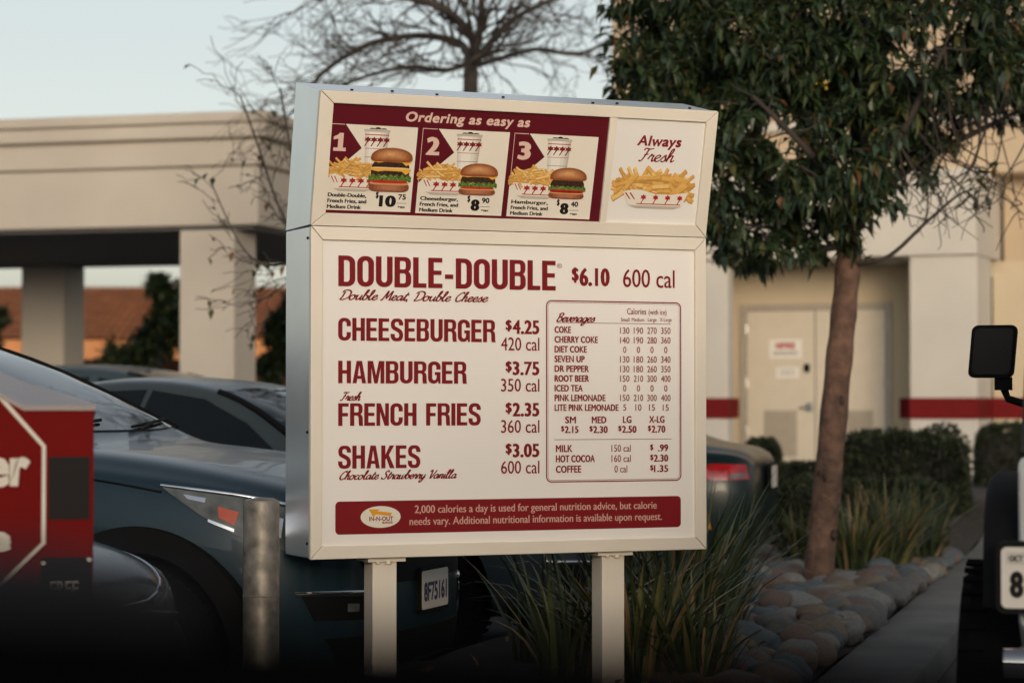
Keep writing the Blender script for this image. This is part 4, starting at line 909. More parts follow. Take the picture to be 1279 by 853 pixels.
def car(name, label, cat, loc, heading, suv, paint, group, flares=False, ax=0, spokes=5, plate=None, rearplate=None, emblem=False, roof_rails=False):
    root = thing(name, label, cat, (loc[0], loc[1], loc[2] if len(loc) > 2 else 0), heading, group)
    st = CRV if suv else SED; wb = -2.62 if suv else -2.65; r = .345 if suv else .318
    ra = r + .055
    me = body_mesh(st, paint, (ax, wb), ra); bv = bvh_of(me); link('body', me, root)
    glasshouse(bv, root, suv); rear_glass(bv, root, suv)
    yw = .80 if suv else .775
    for x in (ax, wb):
        for sd_ in (-1, 1): wheel(root, x, sd_ * yw, r, spokes)
    hz = 0 if suv else -.135
    for sd_ in (-1, 1):
        if flares:
            for x in (ax, wb): arch_flare(root, x, sd_, .915 if x == ax else .905, ra - .012, ra + .105)
        hl = patch(bv, [(.20, .985 + hz), (.52, .945 + hz), (.75, .885 + hz), (.90, .80 + hz), (.88, .73 + hz), (.70, .745 + hz), (.50, .815 + hz), (.36, .89 + hz)], 'side', M['lamp'], 'headlight', root, side=sd_, size=.03, off=.008, skirt=.03)
        patch(bv, [(.43, .915 + hz), (.51, .895 + hz), (.50, .845 + hz), (.44, .875 + hz)], 'side', M['amber'], 'indicator', hl, side=sd_, size=.03, off=.012, skirt=.008)
        patch(bv, [(.53, .905 + hz), (.66, .87 + hz), (.66, .80 + hz), (.54, .845 + hz)], 'side', M['chrome'], 'projector', hl, side=sd_, size=.03, off=.012, skirt=.008)
        patch(bv, [(.40, .87 + hz), (.50, .835 + hz), (.50, .823 + hz), (.40, .86 + hz)], 'side', M['chrome'], 'reflector', hl, side=sd_, size=.03, off=.012, skirt=.008)
        patch(bv, [(.29, .958 + hz), (.38, .945 + hz), (.38, .928 + hz), (.31, .942 + hz)], 'side', M['chrome'], 'reflector', hl, side=sd_, size=.03, off=.012, skirt=.008)
        seam(bv, [(.19, .995 + hz), (.52, .955 + hz), (.76, .892 + hz), (.92, .80 + hz)], 'side', hl, 'rim', .007, sd_, M['chrome'])
        fl = patch(bv, [(-sd_ * -.0 + sd_ * .44, .48 + hz * .6), (sd_ * .50, .57 + hz * .6), (sd_ * .78, .585 + hz * .6), (sd_ * .74, .49 + hz * .6)], 'front', M['trim'], 'fog_lamp', root, size=.04, off=.006)
        patch(bv, [(sd_ * .57, .515 + hz * .6), (sd_ * .57, .545 + hz * .6), (sd_ * .62, .548 + hz * .6), (sd_ * .62, .518 + hz * .6)], 'front', M['lamp'], 'lens', fl, size=.03, off=.012)
        seam(bv, [(sd_ * .46, .582 + hz * .6), (sd_ * .60, .590 + hz * .6), (sd_ * .80, .596 + hz * .6)], 'front', fl, 'chrome_strip', .008, 1, M['chrome'], .006)
        seam(bv, [(.20, .97 + hz), (-.1, 1.015 + hz), (-.5, 1.05 + hz)], 'side', root, 'hood_gap', .005, sd_)
        seam(bv, [(.52, .85 + hz), (.56, .78 + hz), (.60, .70 + hz)], 'side', root, 'bumper_gap', .005, sd_)
        for x in (-.62, -1.86, -2.55): seam(bv, [(x, .95 + hz), (x + .01, .70 + hz), (x - .04, .36)], 'side', root, 'door_gap', .005, sd_)
        for x in (-1.55, -2.4):
            m = MB(); y_ = sd_ * (.93 if suv else .905); m.tube([(x, y_, .97 + hz), (x + .02, y_ + sd_ * .03, .972 + hz), (x + .18, y_ + sd_ * .03, .975 + hz), (x + .2, y_, .975 + hz)], .012, 8); m.build('door_handle', paint, root)
        tl = [(-3.30, 1.0), (-3.50, 1.12), (-3.66, 1.05), (-3.66, .86), (-3.5, .88)] if suv else [(-3.33, .85), (-3.44, .90), (-3.66, .895), (-3.68, .80), (-3.45, .79)]
        lm = patch(bv, tl, 'side', M['redlens'], 'tail_lamp', root, side=sd_, size=.04, off=.008, skirt=.03)
        patch(bv, [(-3.56, .80), (-3.66, .81), (-3.66, .84), (-3.56, .83)] if not suv else [(-3.55, .89), (-3.64, .88), (-3.64, .92), (-3.55, .92)], 'side', M['lamp'], 'lens', lm, side=sd_, size=.04, off=.012, skirt=.01)
        patch(bv, [(-3.40, .62 + hz * .3), (-3.425, .62 + hz * .3), (-3.445, .51 + hz * .3), (-3.42, .51 + hz * .3)], 'side', M['amber2'], 'side_reflector', root, side=sd_, size=.05, off=.006)
        mirror_part(root, -.86, sd_ * (.90 if suv else .87), 1.13 if suv else .985, paint, sd_)
    gz = .70 if suv else .55
    gr = patch(bv, [(-.50, gz - .09), (.50, gz - .09), (.58, gz + .06), (.30, gz + .09), (-.30, gz + .09), (-.58, gz + .06)], 'front', M['trim'], 'grille', root, size=.05, off=.005)
    seam(bv, [(-.58, gz + .075), (-.3, gz + .10), (0, gz + .105), (.3, gz + .10), (.58, gz + .075)], 'front', gr, 'chrome_bar', .016, 1, M['chrome'], .008)
    patch(bv, [(-.62, .30), (.62, .30), (.70, .42), (-.70, .42)] if suv else [(-.55, .26), (.55, .26), (.62, .38), (-.62, .38)], 'front', M['trim'], 'lower_intake', root, size=.06, off=.004)
    if emblem:
        m = MB(); ez = .655; ex = bv.ray_cast(Vector((6, 0, ez)), Vector((-1, 0, 0)))[0].x + .012
        T = lambda a, c, h: (ex + h - c * .35, a, ez + c)
        O = rrect(-.062, -.050, .062, .050, .02, 4); I = rrect(-.052, -.041, .052, .041, .016, 4)
        for i in range(len(O)):
            j = (i + 1) % len(O); m.prism([O[i], O[j], I[j], I[i]], 0, .014, T)
        for s_ in (-1, 1): m.prism([(s_ * .046, .040), (s_ * .030, .040), (s_ * .014, 0), (s_ * .028, -.040), (s_ * .038, -.040)], 0, .012, T)
        m.prism([(-.022, -.008), (.022, -.008), (.02, .008), (-.02, .008)], 0, .012, T)
        m.build('emblem', M['chrome'], root)
    if plate is not None: plate_part(root, 'number_plate', (.975 if suv else .955), 0, .565 if suv else .42, 1, plate)
    if rearplate is not None: plate_part(root, 'rear_plate', -3.765, 0, .80 if not suv else .85, -1, rearplate)
    for y0, y1 in ((-.62, -.05), (.12, .62)):          # wipers rest at the foot of the windshield
        zz = 1.185 if suv else 1.055; pts = []
        for i in range(7):
            y = y0 + (y1 - y0) * i / 6; z_ = zz + .012 + .03 * i / 6; hh = bv.ray_cast(Vector((6, y, z_)), Vector((-1, 0, 0)))[0]; pts.append(hh + Vector((.022, 0, .008)))
        m = MB(); m.tube(pts, .007, 6); m.tube([pts[3] + Vector((.02, 0, .005)), pts[0] + Vector((.05, -.02, -.012))], .008, 6); m.build('wiper', M['trim'], root)
    if roof_rails:
        for sd_ in (-1, 1): seam(bv, [(-1.5, sd_ * .62), (-2.2, sd_ * .60), (-3.1, sd_ * .575)], 'top', root, 'roof_rail', .018, 1, M['steel'], .025)
    return root
def head(deg): return radians(deg)
GP = 'cars parked behind the menu board'
car('parked_suv', 'dark blue grey sport utility car nosing out behind the bollard and menu board', 'car', (-1.24, 10.02), head(-18), True, M['paint_blue'], GP, flares=True, ax=.11, spokes=5, plate='8F75161', roof_rails=True)
car('parked_sedan', 'silver grey sedan whose roof and side windows show over the blue hood', 'car', (-.10, 13.10), head(-24), False, M['paint_silver'], GP, spokes=10)
car('parked_suv', 'slate blue tall car farthest back, only its roof showing before the canopy column', 'car', (-1.9, 22.3), head(-20), True, M['paint_slate'], GP)
bs = car('black_sedan', 'glossy black car nose with a chrome emblem just behind the red rack', 'car', (-2.14, 7.92), head(-24), False, M['paint_black'], GP, emblem=True); bs.scale = (1, 1, .96)
car('teal_sedan', 'dark teal sedan, its red tail lamp showing at the right edge of the menu board', 'car', (-1.84, 17.75), head(167), False, M['paint_teal'], GP, rearplate='')

# ------------------------------------------------------------------ off-road car at the right edge
JH = radians(75.5); jf = Vector((cos(JH), sin(JH), 0)); jl = Vector((-sin(JH), cos(JH), 0))
jo = Vector((1.275, 6.10, 0)) - jl * .76
jeep = thing('off_road_car', 'pale grey boxy off-road car with black canvas top and black flares at the right edge', 'car', jo, JH)
m = MB(); m.prism([(0, .74), (0, 1.14), (.03, 1.17), (1.1, 1.17), (1.25, .80), (1.95, .80), (2.05, 1.17), (2.5, 1.17), (2.5, .70), (1.0, .60), (.25, .62)], -.76, .76, lambda a, c, h: (a, h, c)); m.build('tub', M['paint_white'], jeep, bevel=.025)
m = MB(); m.prism([(2.5, .72), (2.5, 1.15), (3.55, 1.08), (3.6, 1.0), (3.6, .66)], -.56, .56, lambda a, c, h: (a, h, c)); m.build('hood', M['paint_white'], jeep, bevel=.03)
m = MB()
b0 = [(.02, -.755, 1.18), (.02, .755, 1.18), (2.35, .755, 1.18), (2.35, -.755, 1.18)]; t0 = [(.12, -.725, 1.77), (.12, .725, 1.77), (2.0, .70, 1.80), (2.0, -.70, 1.80)]
m.poly(b0[::-1]); m.poly(t0)
for i in range(4): j = (i + 1) % 4; m.poly([b0[i], b0[j], t0[j], t0[i]])
m.build('soft_top', M['softtop'], jeep, bevel=.04)
for sd_ in (-1, 1):
    m = MB(); m.prism([(.28, 1.245), (1.0, 1.245), (1.0, 1.66), (.36, 1.66)], 0, .012, lambda a, c, h: (a, sd_ * (.752 - (c - 1.18) * .055 + h), c)); m.build('side_window', M['sideglass'], jeep)
    m = MB(); m.prism([(1.2, .66), (1.2, 1.17), (2.2, 1.17), (2.2, .66)], .765, .78, lambda a, c, h: (a, sd_ * h, c)); m.build('door', M['paint_white'], jeep, bevel=.01)
m = MB(); m.prism([(-.5, 1.26), (.5, 1.26), (.45, 1.66), (-.45, 1.66)], 0, .012, lambda a, c, h: (.03 + (c - 1.18) * .237 - h, a, c)); m.build('rear_window', M['sideglass'], jeep)
m = MB(); m.prism([(2.48, 1.17), (2.44, 1.17), (2.08, 1.74), (2.12, 1.76)], -.68, .68, lambda a, c, h: (a, h, c)); m.build('windshield', M['glass'], jeep)
JR = .435
for x in (.56, 2.98):
    for sd_ in (-1, 1):
        wheel(jeep, x, sd_ * .79, JR, 8, wd=.27)
        m = MB(); P = []
        for i in range(15):
            a = radians(178 - 178 * i / 14 if x < 1 else 165 - 165 * i / 14)
            ca, sa = cos(a), sin(a); ca = abs(ca) ** .6 * (1 if ca > 0 else -1); sa = abs(sa) ** .6
            P.append([(x + (r_ * 1.0) * ca, sd_ * y, .735 + (r_ * .74) * sa) for r_, y in ((.515, .70), (.515, .835), (.50, .852), (.47, .845), (.46, .70))])
        m.grid(P); m.poly(P[0]); m.poly(P[-1]); m.build('fender_flare', M['trim'], jeep, smooth=50)
m = MB(); m.tube([(-.12, -.79, .665), (-.12, .79, .665)], .040, 16); m.build('rear_bumper', M['chrome'], jeep, smooth=40)
m = MB(); m.box(-.11, .1, -.5, -.42, .60, .70); m.box(-.11, .1, .42, .5, .60, .70); m.build('bumper_bracket', M['trim'], jeep)
m = MB(); m.prism(rrect(-.075, -.06, .075, .06, .02, 3), 0, .07, lambda a, c, h: (-.002 - h, -.66 + a, .98 + c)); m.build('tail_lamp', M['redlens'], jeep, bevel=.008)
m = MB(); m.lathe([(.12, -.10), (.30, -.105), (.40, -.08), (.425, -.03), (.425, .04), (.40, .09), (.25, .10), (0, .1)], 36, T=lambda a, c, h: (-.14 - h, a - .05, 1.03 + c)); m.build('spare_tyre', M['rubber'], jeep, smooth=40)
# plate: OCT sticker and the 8
def JT(a, c, n): return (-.045 - n, .6475 - a, .868 + c)
cvj = Canvas(JT, .0012)
cvj.mb.prism(rrect(-.166, -.090, .166, .090, .022, 4), -.035, .006, JT, cvj.mi(M['trim']))
cvj.mb.prism(rrect(-.1525, -.076, .1525, .076, .014, 4), .0062, .009, JT, cvj.mi(M['plate']))
cvj.text('OCT', -.133, .040, -.098, .016, M['black'], 9, bx=.09, by=.07); cvj.text('8', -.132, -.050, -.097, .066, M['black'], 9, bx=.07, by=.06)
cvj.ring(rrect(-.1375, .035, -.0935, .061, .003, 2), rrect(-.1365, .036, -.0945, .060, .002, 2), M['black'], 8)
cvj.build('number_plate', jeep)
# door mirror on its bent arm
mc_ = at(1240, 439, 8.45); ml = Matrix.Rotation(-JH, 3, 'Z') @ (mc_ - jo)
m = MB(); m.prism(rrect(-.078, -.092, .078, .092, .022, 5), -.012, .05, lambda a, c, h: (ml.x + h + .01 * c, ml.y - a - .09 * c, ml.z + c)); mr = m.build('door_mirror', M['trim'], jeep, bevel=.012)
m = MB(); m.prism(rrect(-.066, -.080, .066, .080, .016, 5), -.0165, -.0125, lambda a, c, h: (ml.x + h + .01 * c, ml.y - a - .09 * c, ml.z + c)); m.build('mirror_glass', mat('mirror_glass_dark', (.008,.008,.009), .3, spec=.2), mr)
m = MB(); m.tube([(ml.x + .02, ml.y - .035, ml.z - .085), (ml.x + .02, ml.y - .035, ml.z - .125), (ml.x + .025, ml.y - .05, ml.z - .165), (ml.x + .05, ml.y - .17, ml.z - .205), (ml.x + .06, .76, ml.z - .22)], .014, 8); m.box(ml.x - .0, ml.x + .04, ml.y - .065, ml.y - .005, ml.z - .135, ml.z - .09); m.build('mirror_arm', M['trim'], mr)

# ------------------------------------------------------------------ red newspaper rack
rc = at(117, 640, 6.0); RH = radians(12)
rack = thing('newspaper_rack', 'red metal newspaper rack with a white octagon outline and dark window, out of focus', 'rack', (rc.x, rc.y, 0), RH)
za, zb_ = at(0, 509, 6.0).z, .12
m = MB()
m.prism([(-.70, zb_), (0, zb_), (0, za), (-.171, za), (-.247, za + .040), (-.70, za + .118)], 0, .40, lambda a, c, h: (a, h, c)); m.build('cabinet', M['boxred'], rack, bevel=.008)
m = MB(); LP = [(.004, za + .001, 0), (-.171, za + .001, 0), (-.247, za + .041, 0), (-.70, za + .123, 0)]
lb = [(.004, za + .012, .41), (-.171, za + .065, .41), (-.247, za + .10, .41), (-.70, za + .235, .41)]
m.grid([[(a, -.006 + h, c + .004) for a, c, h in LP], [(a, h, c + .004) for a, c, h in lb]]); m.grid([[(a, -.006 + h, c - .008) for a, c, h in LP], [(a, h, c - .1) for a, c, h in lb]])
m.grid([[(a, -.006 + h, c + .004) for a, c, h in LP], [(a, -.006 + h, c - .008) for a, c, h in LP]]); m.grid([[(a, h, c + .004) for a, c, h in lb], [(a, h, c - .1) for a, c, h in lb]])
m.poly([(.004, -.006, za + .005), (.004, .41, za + .016), (.004, .41, za - .09), (.004, -.006, za - .007)])
m.build('lid', M['boxtop'], rack)
S = 6.0 / FPX
def fx(px): return (px - 117) * S / cos(RH) * 1.0
def fz(py): return EYE + (HOR - py) * S
def RF(a, c, n): return (a, -.001 - n, c)
cvr = Canvas(RF, .001)
O = [(-9, fz(466)), (fx(0), fz(490)), (fx(60), fz(560)), (fx(60), fz(672)), (fx(18), fz(716)), (-9, fz(742))]
O = [(fx(-40), fz(448)), (fx(57), fz(556)), (fx(57), fz(676)), (fx(8), fz(728))]
cvr.stroke([(fx(-1.5), fz(489)), (fx(57), fz(557)), (fx(57), fz(676)), (fx(18), fz(714)), (fx(-12), fz(744))], .0105, M['cardwhite'], 2)
cvr.text('er', fx(-13), fz(607), fx(41), .103, M['cardwhite'], 2, bx=.07, by=.06)
cvr.text('e', fx(-18), fz(686), fx(19), .068, M['cardwhite'], 2, bx=.10, by=.09)
cvr.rect(fx(63), fz(648), fx(112), fz(570), M['black'], 1); 
cvr.rect(fx(54), fz(800), fx(115), fz(694), M['black'], 1)
cvr.text('FREE', fx(65), fz(741), fx(100), .038, M['cardwhite'], 2, bx=.04)
cvr.build('front_print', rack)
m = MB()
for x in (-.66, -.05):
    for y in (.04, .33): m.box(x, x + .035, y, y + .035, 0, zb_ + .01)
m.build('foot', M['trim'], rack)
for px, py in ((57, 700), (112, 697)):
    m = MB(); m.tube([(fx(px), -.003, fz(py)), (fx(px), -.008, fz(py))], .006, 8); m.build('screw', M['steel'], rack)

# ------------------------------------------------------------------ the car the view is taken from: door top and mirror along the bottom of the view
door = thing('car_door', 'black blurred top of a car door along the bottom edge of the view', 'car door', (0, .60, -.015), radians(1.0)); door.rotation_euler = (0, radians(2.9), radians(1.0))
m = MB()
m.prism([(-.055, .42), (-.075, .80), (-.07, 1.16), (-.045, 1.225), (-.02, 1.244), (.03, 1.246), (.055, 1.22), (.085, 1.10), (.095, .80), (.06, .42)], -.62, .62, lambda a, c, h: (h, a, c))
m.build('door_panel', M['dash'], door, bevel=.012)
m = MB(); m.box(-.60, .60, .018, .030, 1.238, 1.254); m.build('window_seal', M['seal'], door, bevel=.003)
m = MB(); m.lathe([(0, -.11), (.06, -.10), (.085, -.04), (.085, .05), (.07, .10), (0, .105)], 24, T=lambda a, c, h: (-.255 + h * .9, .20 + a * .8, 1.205 + c * .62)); mm_ = m.build('side_mirror', M['mirrorgrey'], door, smooth=60)
m = MB(); m.tube([(-.25, .06, 1.19), (-.25, .16, 1.19)], .03, 10); m.build('mirror_arm', M['dash'], mm_)
# ------------------------------------------------------------------ plants
def leaf_card(mb, p, d, up, l, w, m, bend=.25):
    """one folded pointed leaf: 6 points"""
    d = d.normalized(); s = d.cross(up)
    s = s.normalized() if s.length > 1e-5 else d.orthogonal().normalized()
    n = s.cross(d); b = len(mb.v)
    q1 = p + d * l * .42 - n * l * bend * .15; q2 = p + d * l - n * l * bend
    mb.v += [tuple(p), tuple(q1 + s * w * .5 + n * w * .18), tuple(q2), tuple(q1 - s * w * .5 + n * w * .18), tuple(q1)]
    mb.f += [(b, b + 1, b + 4), (b + 1, b + 2, b + 4), (b + 4, b + 2, b + 3), (b, b + 4, b + 3)]; mb.m += [m] * 4
def rv(r):
    while True:
        v = Vector((r.uniform(-1, 1), r.uniform(-1, 1), r.uniform(-1, 1)))
        if .01 < v.length < 1: return v
def wob(a, b, r, k=5, amp=.08):
    a, b = Vector(a), Vector(b); L = (b - a).length; o1, o2 = rv(r) * L * amp, rv(r) * L * amp
    return spline([a, a.lerp(b, .33) + o1, a.lerp(b, .66) + o2, b], k)

# leafy tree by the rocks
r = random.Random(21); TY = 14.8
tb_ = at(1020, 742, TY); fk = at(1061, 296, TY + .05)
tree = thing('leafy_tree', 'leafy dark green tree with a bare reddish trunk rising from the rock bed', 'tree', (tb_.x, tb_.y, 0))
off = Vector((tb_.x, tb_.y, 0))
def tp(px, py, dy=0): return at(px, py, TY + dy) - off
trunk_pts = spline([tp(1017, 770), tp(1020, 742), tp(1033, 610, .02), tp(1046, 470, .0), tp(1055, 380, .03), tp(1062, 300, .05)], 6)
n_ = len(trunk_pts)
m = MB(); m.tube(trunk_pts, [(.118 if i < 3 else .092) - .018 * i / n_ + .004 * sin(i * 1.7) for i in range(n_)], 20)
tr = m.build('trunk', M['bark'], tree, smooth=60)
for px, py, s_ in ((1052, 500, .9), (1031, 596, .8), (1042, 668, 1.0), (1024, 590, .5), (1012, 585, .4)):
    c = tp(px, py, -.085); m = MB(); m.lathe([(0, .012), (.012 * s_, .012), (.020 * s_, .005), (.026 * s_, -.02)], 12, T=lambda a, b, h: (c.x + a * .8, c.y - h, c.z + b * 1.5)); m.build('branch_scar', M['knot'], tr, smooth=60)
F = tp(1062, 300, .05)
limbs = [([F, tp(1040, 285, .1), tp(1005, 262, .3), tp(940, 215, .5), tp(880, 150, .6)], .03), ([F, tp(1050, 240, .2), tp(1000, 150, .4), tp(950, 40, .5), tp(930, -80, .5)], .06), ([F, tp(1075, 230, -.1), tp(1090, 130, -.2), tp(1110, 10, -.3), tp(1120, -120, -.3)], .06),
         ([F, tp(1090, 250, .1), tp(1150, 200, .3), tp(1220, 165, .4), tp(1290, 130, .5)], .042), ([F, tp(1055, 250, -.3), tp(1010, 190, -.7), tp(940, 120, -.9)], .04), ([F, tp(1080, 245, -.3), tp(1130, 160, -.6), tp(1180, 60, -.8)], .04), ([F, tp(1030, 310, -.1), tp(985, 290, -.2), tp(930, 280, -.3)], .028), ([tp(1064, 330), tp(1110, 320, -.1), tp(1160, 275, -.15), tp(1205, 240, -.2), tp(1222, 262, -.2)], .016)]
m = MB(); lp = []
for pts, r0 in limbs:
    P = spline(pts, 6); k = len(P); m.tube(P, [r0 * (1 - .75 * i / k) for i in range(k)], 10)
    lp += [(p, r0 * (1 - .75 * i / k)) for i, p in enumerate(P) if i > 3]
# crown lobes (pixels for their measured extent, metres in depth)
lobes = [((965, 165), 200, 170, 1.0, 0, 1.0), ((850, 70), 115, 125, .8, .3, .75), ((1110, 60), 190, 120, .9, -.1, .9), ((945, 262), 90, 72, .7, -.1, .55), ((1245, 35), 95, 95, .8, .2, 1.0), ((950, 50), 190, 100, .9, .2, 1.0), ((1000, -140), 330, 190, 1.3, 0, .6), ((1190, 120), 90, 60, .6, .3, .55), ((1262, 110), 50, 50, .4, .3, .5), ((1185, 190), 65, 45, .5, .2, .22), ((1120, 150), 80, 60, .6, .2, .4), ((1040, 215), 100, 80, .7, -.5, .6), ((1000, 240), 60, 60, .5, .3, .3), ((905, 190), 80, 130, .6, .2, .6)]
ctr = []
S_ = TY / FPX
tot = sum(l[1] * l[2] * l[5] for l in lobes)
NCL = 1150
for (cx, cy), rx, ry, rd, dy, wt in lobes:
    c = tp(cx, cy, dy)
    for _ in range(int(NCL * rx * ry * wt / tot)):
        v = rv(r); v = v * (v.length ** -.25)
        ctr.append(c + Vector((v.x * rx * S_, v.y * rd, v.z * ry * S_)))
twig = MB(); crown = MB()
for c in ctr:
    best = min(lp, key=lambda q: (q[0] - c).length + (.4 if q[0].z > c.z + .15 else 0) + r.uniform(0, .45)); a = best[0]; lp.append((a.lerp(c, .55) + rv(r) * .04, .012))
    P = wob(a, c, r, 4, .12); m.tube(P, [max(best[1] * .35, .006) * (1 - .7 * i / (len(P) - 1)) for i in range(len(P))], 5, caps=False)
    dirv = (P[-1] - P[-3]).normalized()
    nl = r.randint(15, 30)
    for k in range(nl):
        t = r.random(); i = int((len(P) - 1) * (.45 + .55 * t)); p = P[i] + rv(r) * .06
        d = (dirv * r.uniform(-.2, .8) + rv(r) * .9 + Vector((0, 0, -.25))).normalized()
        leaf_card(crown, p, d, (Vector((0, 0, 1)) + rv(r) * .5).normalized(), r.uniform(.075, .14), r.uniform(.032, .052), r.choice([0, 0, 0, 1, 1, 2, 2, 1, 3]) if r.random() > .012 else 4, r.uniform(.05, .5))
# bare twigs low on the right
tips = []
for _ in range(46):
    a = r.choice([q for q in lp if q[0].x > tp(1095, 200).x]); e = tp(r.uniform(1120, 1300), r.uniform(120, 300), r.uniform(-.5, .6))
    P = wob(a[0], e, r, 4, .18); m.tube(P, [max(.009 * (1 - .8 * i / (len(P) - 1)), .0022) for i in range(len(P))], 5, caps=False); tips.append(P)
    for _ in range(3):
        q = P[r.randint(4, len(P) - 2)]; P2 = wob(q, q + rv(r) * .32, r, 3, .2); m.tube(P2, [.0045 * (1 - .6 * i / (len(P2) - 1)) for i in range(len(P2))], 4, caps=False)
m.build('limbs', M['bark2'], tree, smooth=60)
crown.build('crown', LEAF, tree, fix=False)

# bare trees behind the board
def bare_tree(name, label, px, Y, fork_py, r0, base_z, arms, seed, depth, leaves=0, spread=.55, twlen=.8, up=.12):
    rr_ = random.Random(seed); b_ = at(px, 505, Y); o = thing(name, label, 'tree', (b_.x, b_.y, base_z), 0)
    of = Vector((b_.x, b_.y, base_z)); mt = MB(); fol = MB()
    F_ = at(px, fork_py, Y) - of
    P = wob((0, 0, -.05), F_, rr_, 5, .015); mt.tube(P, [r0 * (1.15 - .25 * i / len(P)) for i in range(len(P))], 12)
    mt.build('trunk', M['bark2'], o, smooth=60)
    mb = MB()
    def grow(p, d, L, rad, lev):
        e = p + d * L; P_ = wob(p, e, rr_, 3, .13); k_ = len(P_)
        mb.tube(P_, [max(rad * (1 - .45 * i / (k_ - 1)), .003) for i in range(k_)], 6 if rad > .012 else 4, caps=False)
        if leaves and lev <= 1:
            for _ in range(leaves):
                if rr_.random() < .6: leaf_card(fol, P_[rr_.randint(1, k_ - 1)], rv(rr_), Vector((0, 0, 1)), rr_.uniform(.05, .09), rr_.uniform(.03, .05), rr_.choice([0, 1, 3, 4]))
        if lev == 0: return
        for _ in range(rr_.choice([2, 3, 3])):
            q = P_[rr_.randint(int(k_ * .45), k_ - 1)]
            nd = (d + rv(rr_) * spread * 1.5 + Vector((0, 0, up))).normalized(); grow(q, nd, L * rr_.uniform(.6, .85), rad * rr_.uniform(.45, .62), lev - 1)
    for pts, ra in arms:
        W_ = [F_] + [at(x, y, Y + dy) - of for x, y, dy in pts]; P_ = spline(W_, 5); k_ = len(P_)
        mb.tube(P_, [ra * (1 - .6 * i / k_) for i in range(k_)], 8)
        for i in range(2, k_):
            for _ in range((2 if rr_.random() < .45 else 1) if depth > 1 else (1 if rr_.random() < .6 else 0)):
                d = (P_[i] - P_[i - 1]).normalized(); nd = (d + rv(rr_) * 1.1 + Vector((0, 0, up))).normalized()
                grow(P_[i], nd, twlen * rr_.uniform(.55, 1.0), ra * .36 * (1 - .5 * i / k_), depth)
    mb.build('limbs', M['bark2'], o, smooth=60)
    if leaves: fol.build('leaves', LEAF, o, fix=False)
    return o
bare_tree('bare_tree', 'leafless winter tree whose dark branches spread above the top of the menu board', 588, 22, 84, .075, .1,
          [([(575, 55, .2), (520, 45, .4), (455, 58, .6), (405, 90, .7), (385, 115, .7)], .042), ([(590, 50, 0), (560, 15, -.3), (500, -5, -.5), (430, -12, -.6), (395, 0, -.6)], .045), ([(598, 45, -.2), (602, 0, -.4), (600, -80, -.5)], .046), ([(612, 55, .2), (640, 25, .4), (690, 0, .6), (740, -15, .6)], .042), ([(600, 70, -.3), (560, 88, -.6), (510, 84, -.8), (450, 98, -.8), (400, 120, -.8)], .03), ([(620, 75, .3), (670, 62, .6), (720, 68, .8), (765, 50, .8)], .03)], 5, 2, 0, .62, .62, .10)
bare_tree('thin_tree', 'thin nearly bare sapling drooping a few leaves beside the canopy corner', 395, 16.5, 330, .03, .08,
          [([(370, 300, 0), (345, 250, .1), (325, 190, .2), (300, 120, .2)], .014), ([(360, 330, .1), (330, 330, .2), (300, 305, .2), (262, 225, .3)], .010), ([(380, 250, -.1), (362, 180, 0), (350, 110, .1)], .014), ([(370, 345, .1), (335, 370, .2), (310, 380, .2)], .008)], 9, 1, 1, .5, .34, .0)
# far bushes
def bush(name, label, cat, px, py0, py1, wpx, Y, gz, seed, n=1500, lf=.16, trunk=True, lobes_=7, mats=LEAF, wts=(0, 0, 1, 1, 3)):
    rr_ = random.Random(seed); c = at(px, 505, Y); o = thing(name, label, cat, (c.x, c.y, gz)); s = Y / FPX
    z0, z1 = EYE + (HOR - py1) * s - gz, EYE + (HOR - py0) * s - gz; w_ = wpx * s / 2
    mb = MB(); tk = MB(); tk.tube(wob((0, 0, 0), (0, 0, z0 + (z1 - z0) * .5), rr_, 4, .03), .05 + w_ * .04, 8)
    cs = []
    for k in range(lobes_):
        t = (k + .5) / lobes_; cs.append((Vector((rr_.uniform(-.5, .5) * w_, rr_.uniform(-.5, .5) * w_, z0 + (z1 - z0) * (.15 + .7 * t))), w_ * rr_.uniform(.5, .72) * (1.1 - .45 * t)))
        tk.tube(wob((0, 0, z0 * .6), cs[-1][0], rr_, 3, .08), [.03, .025, .02, .015, .012, .01, .01, .01, .008, .006][:10], 5)
    for _ in range(n):
        cc, rad = rr_.choice(cs); v = rv(rr_); v *= v.length ** -.4; p = cc + v * rad
        if p.z < z0: continue
        leaf_card(mb, p, rv(rr_), Vector((0, 0, 1)), lf * rr_.uniform(.6, 1.2), lf * .5, rr_.choice(wts))
    tk.build('trunk', M['bark2'], o, smooth=60); mb.build('crown', mats, o, fix=False); return o
bush('small_tree', 'small bushy tree between the canopy columns before the orange roof', 'tree', 196, 328, 480, 74, 44, .38, 3, 2600, .2)
bush('small_tree', 'dark bushy tree just right of the near canopy column, half behind the menu board', 'tree', 352, 350, 490, 66, 42, .38, 4, 2400, .2)
bush('yard_bush', 'olive bush at the far left beside the dim canopy column', 'bush', -6, 378, 470, 52, 46, .38, 5, 1200, .2)
bush('yard_bush', 'low olive bush at the foot of the far orange arcade', 'bush', 150, 428, 480, 60, 52, .38, 6, 900, .2)

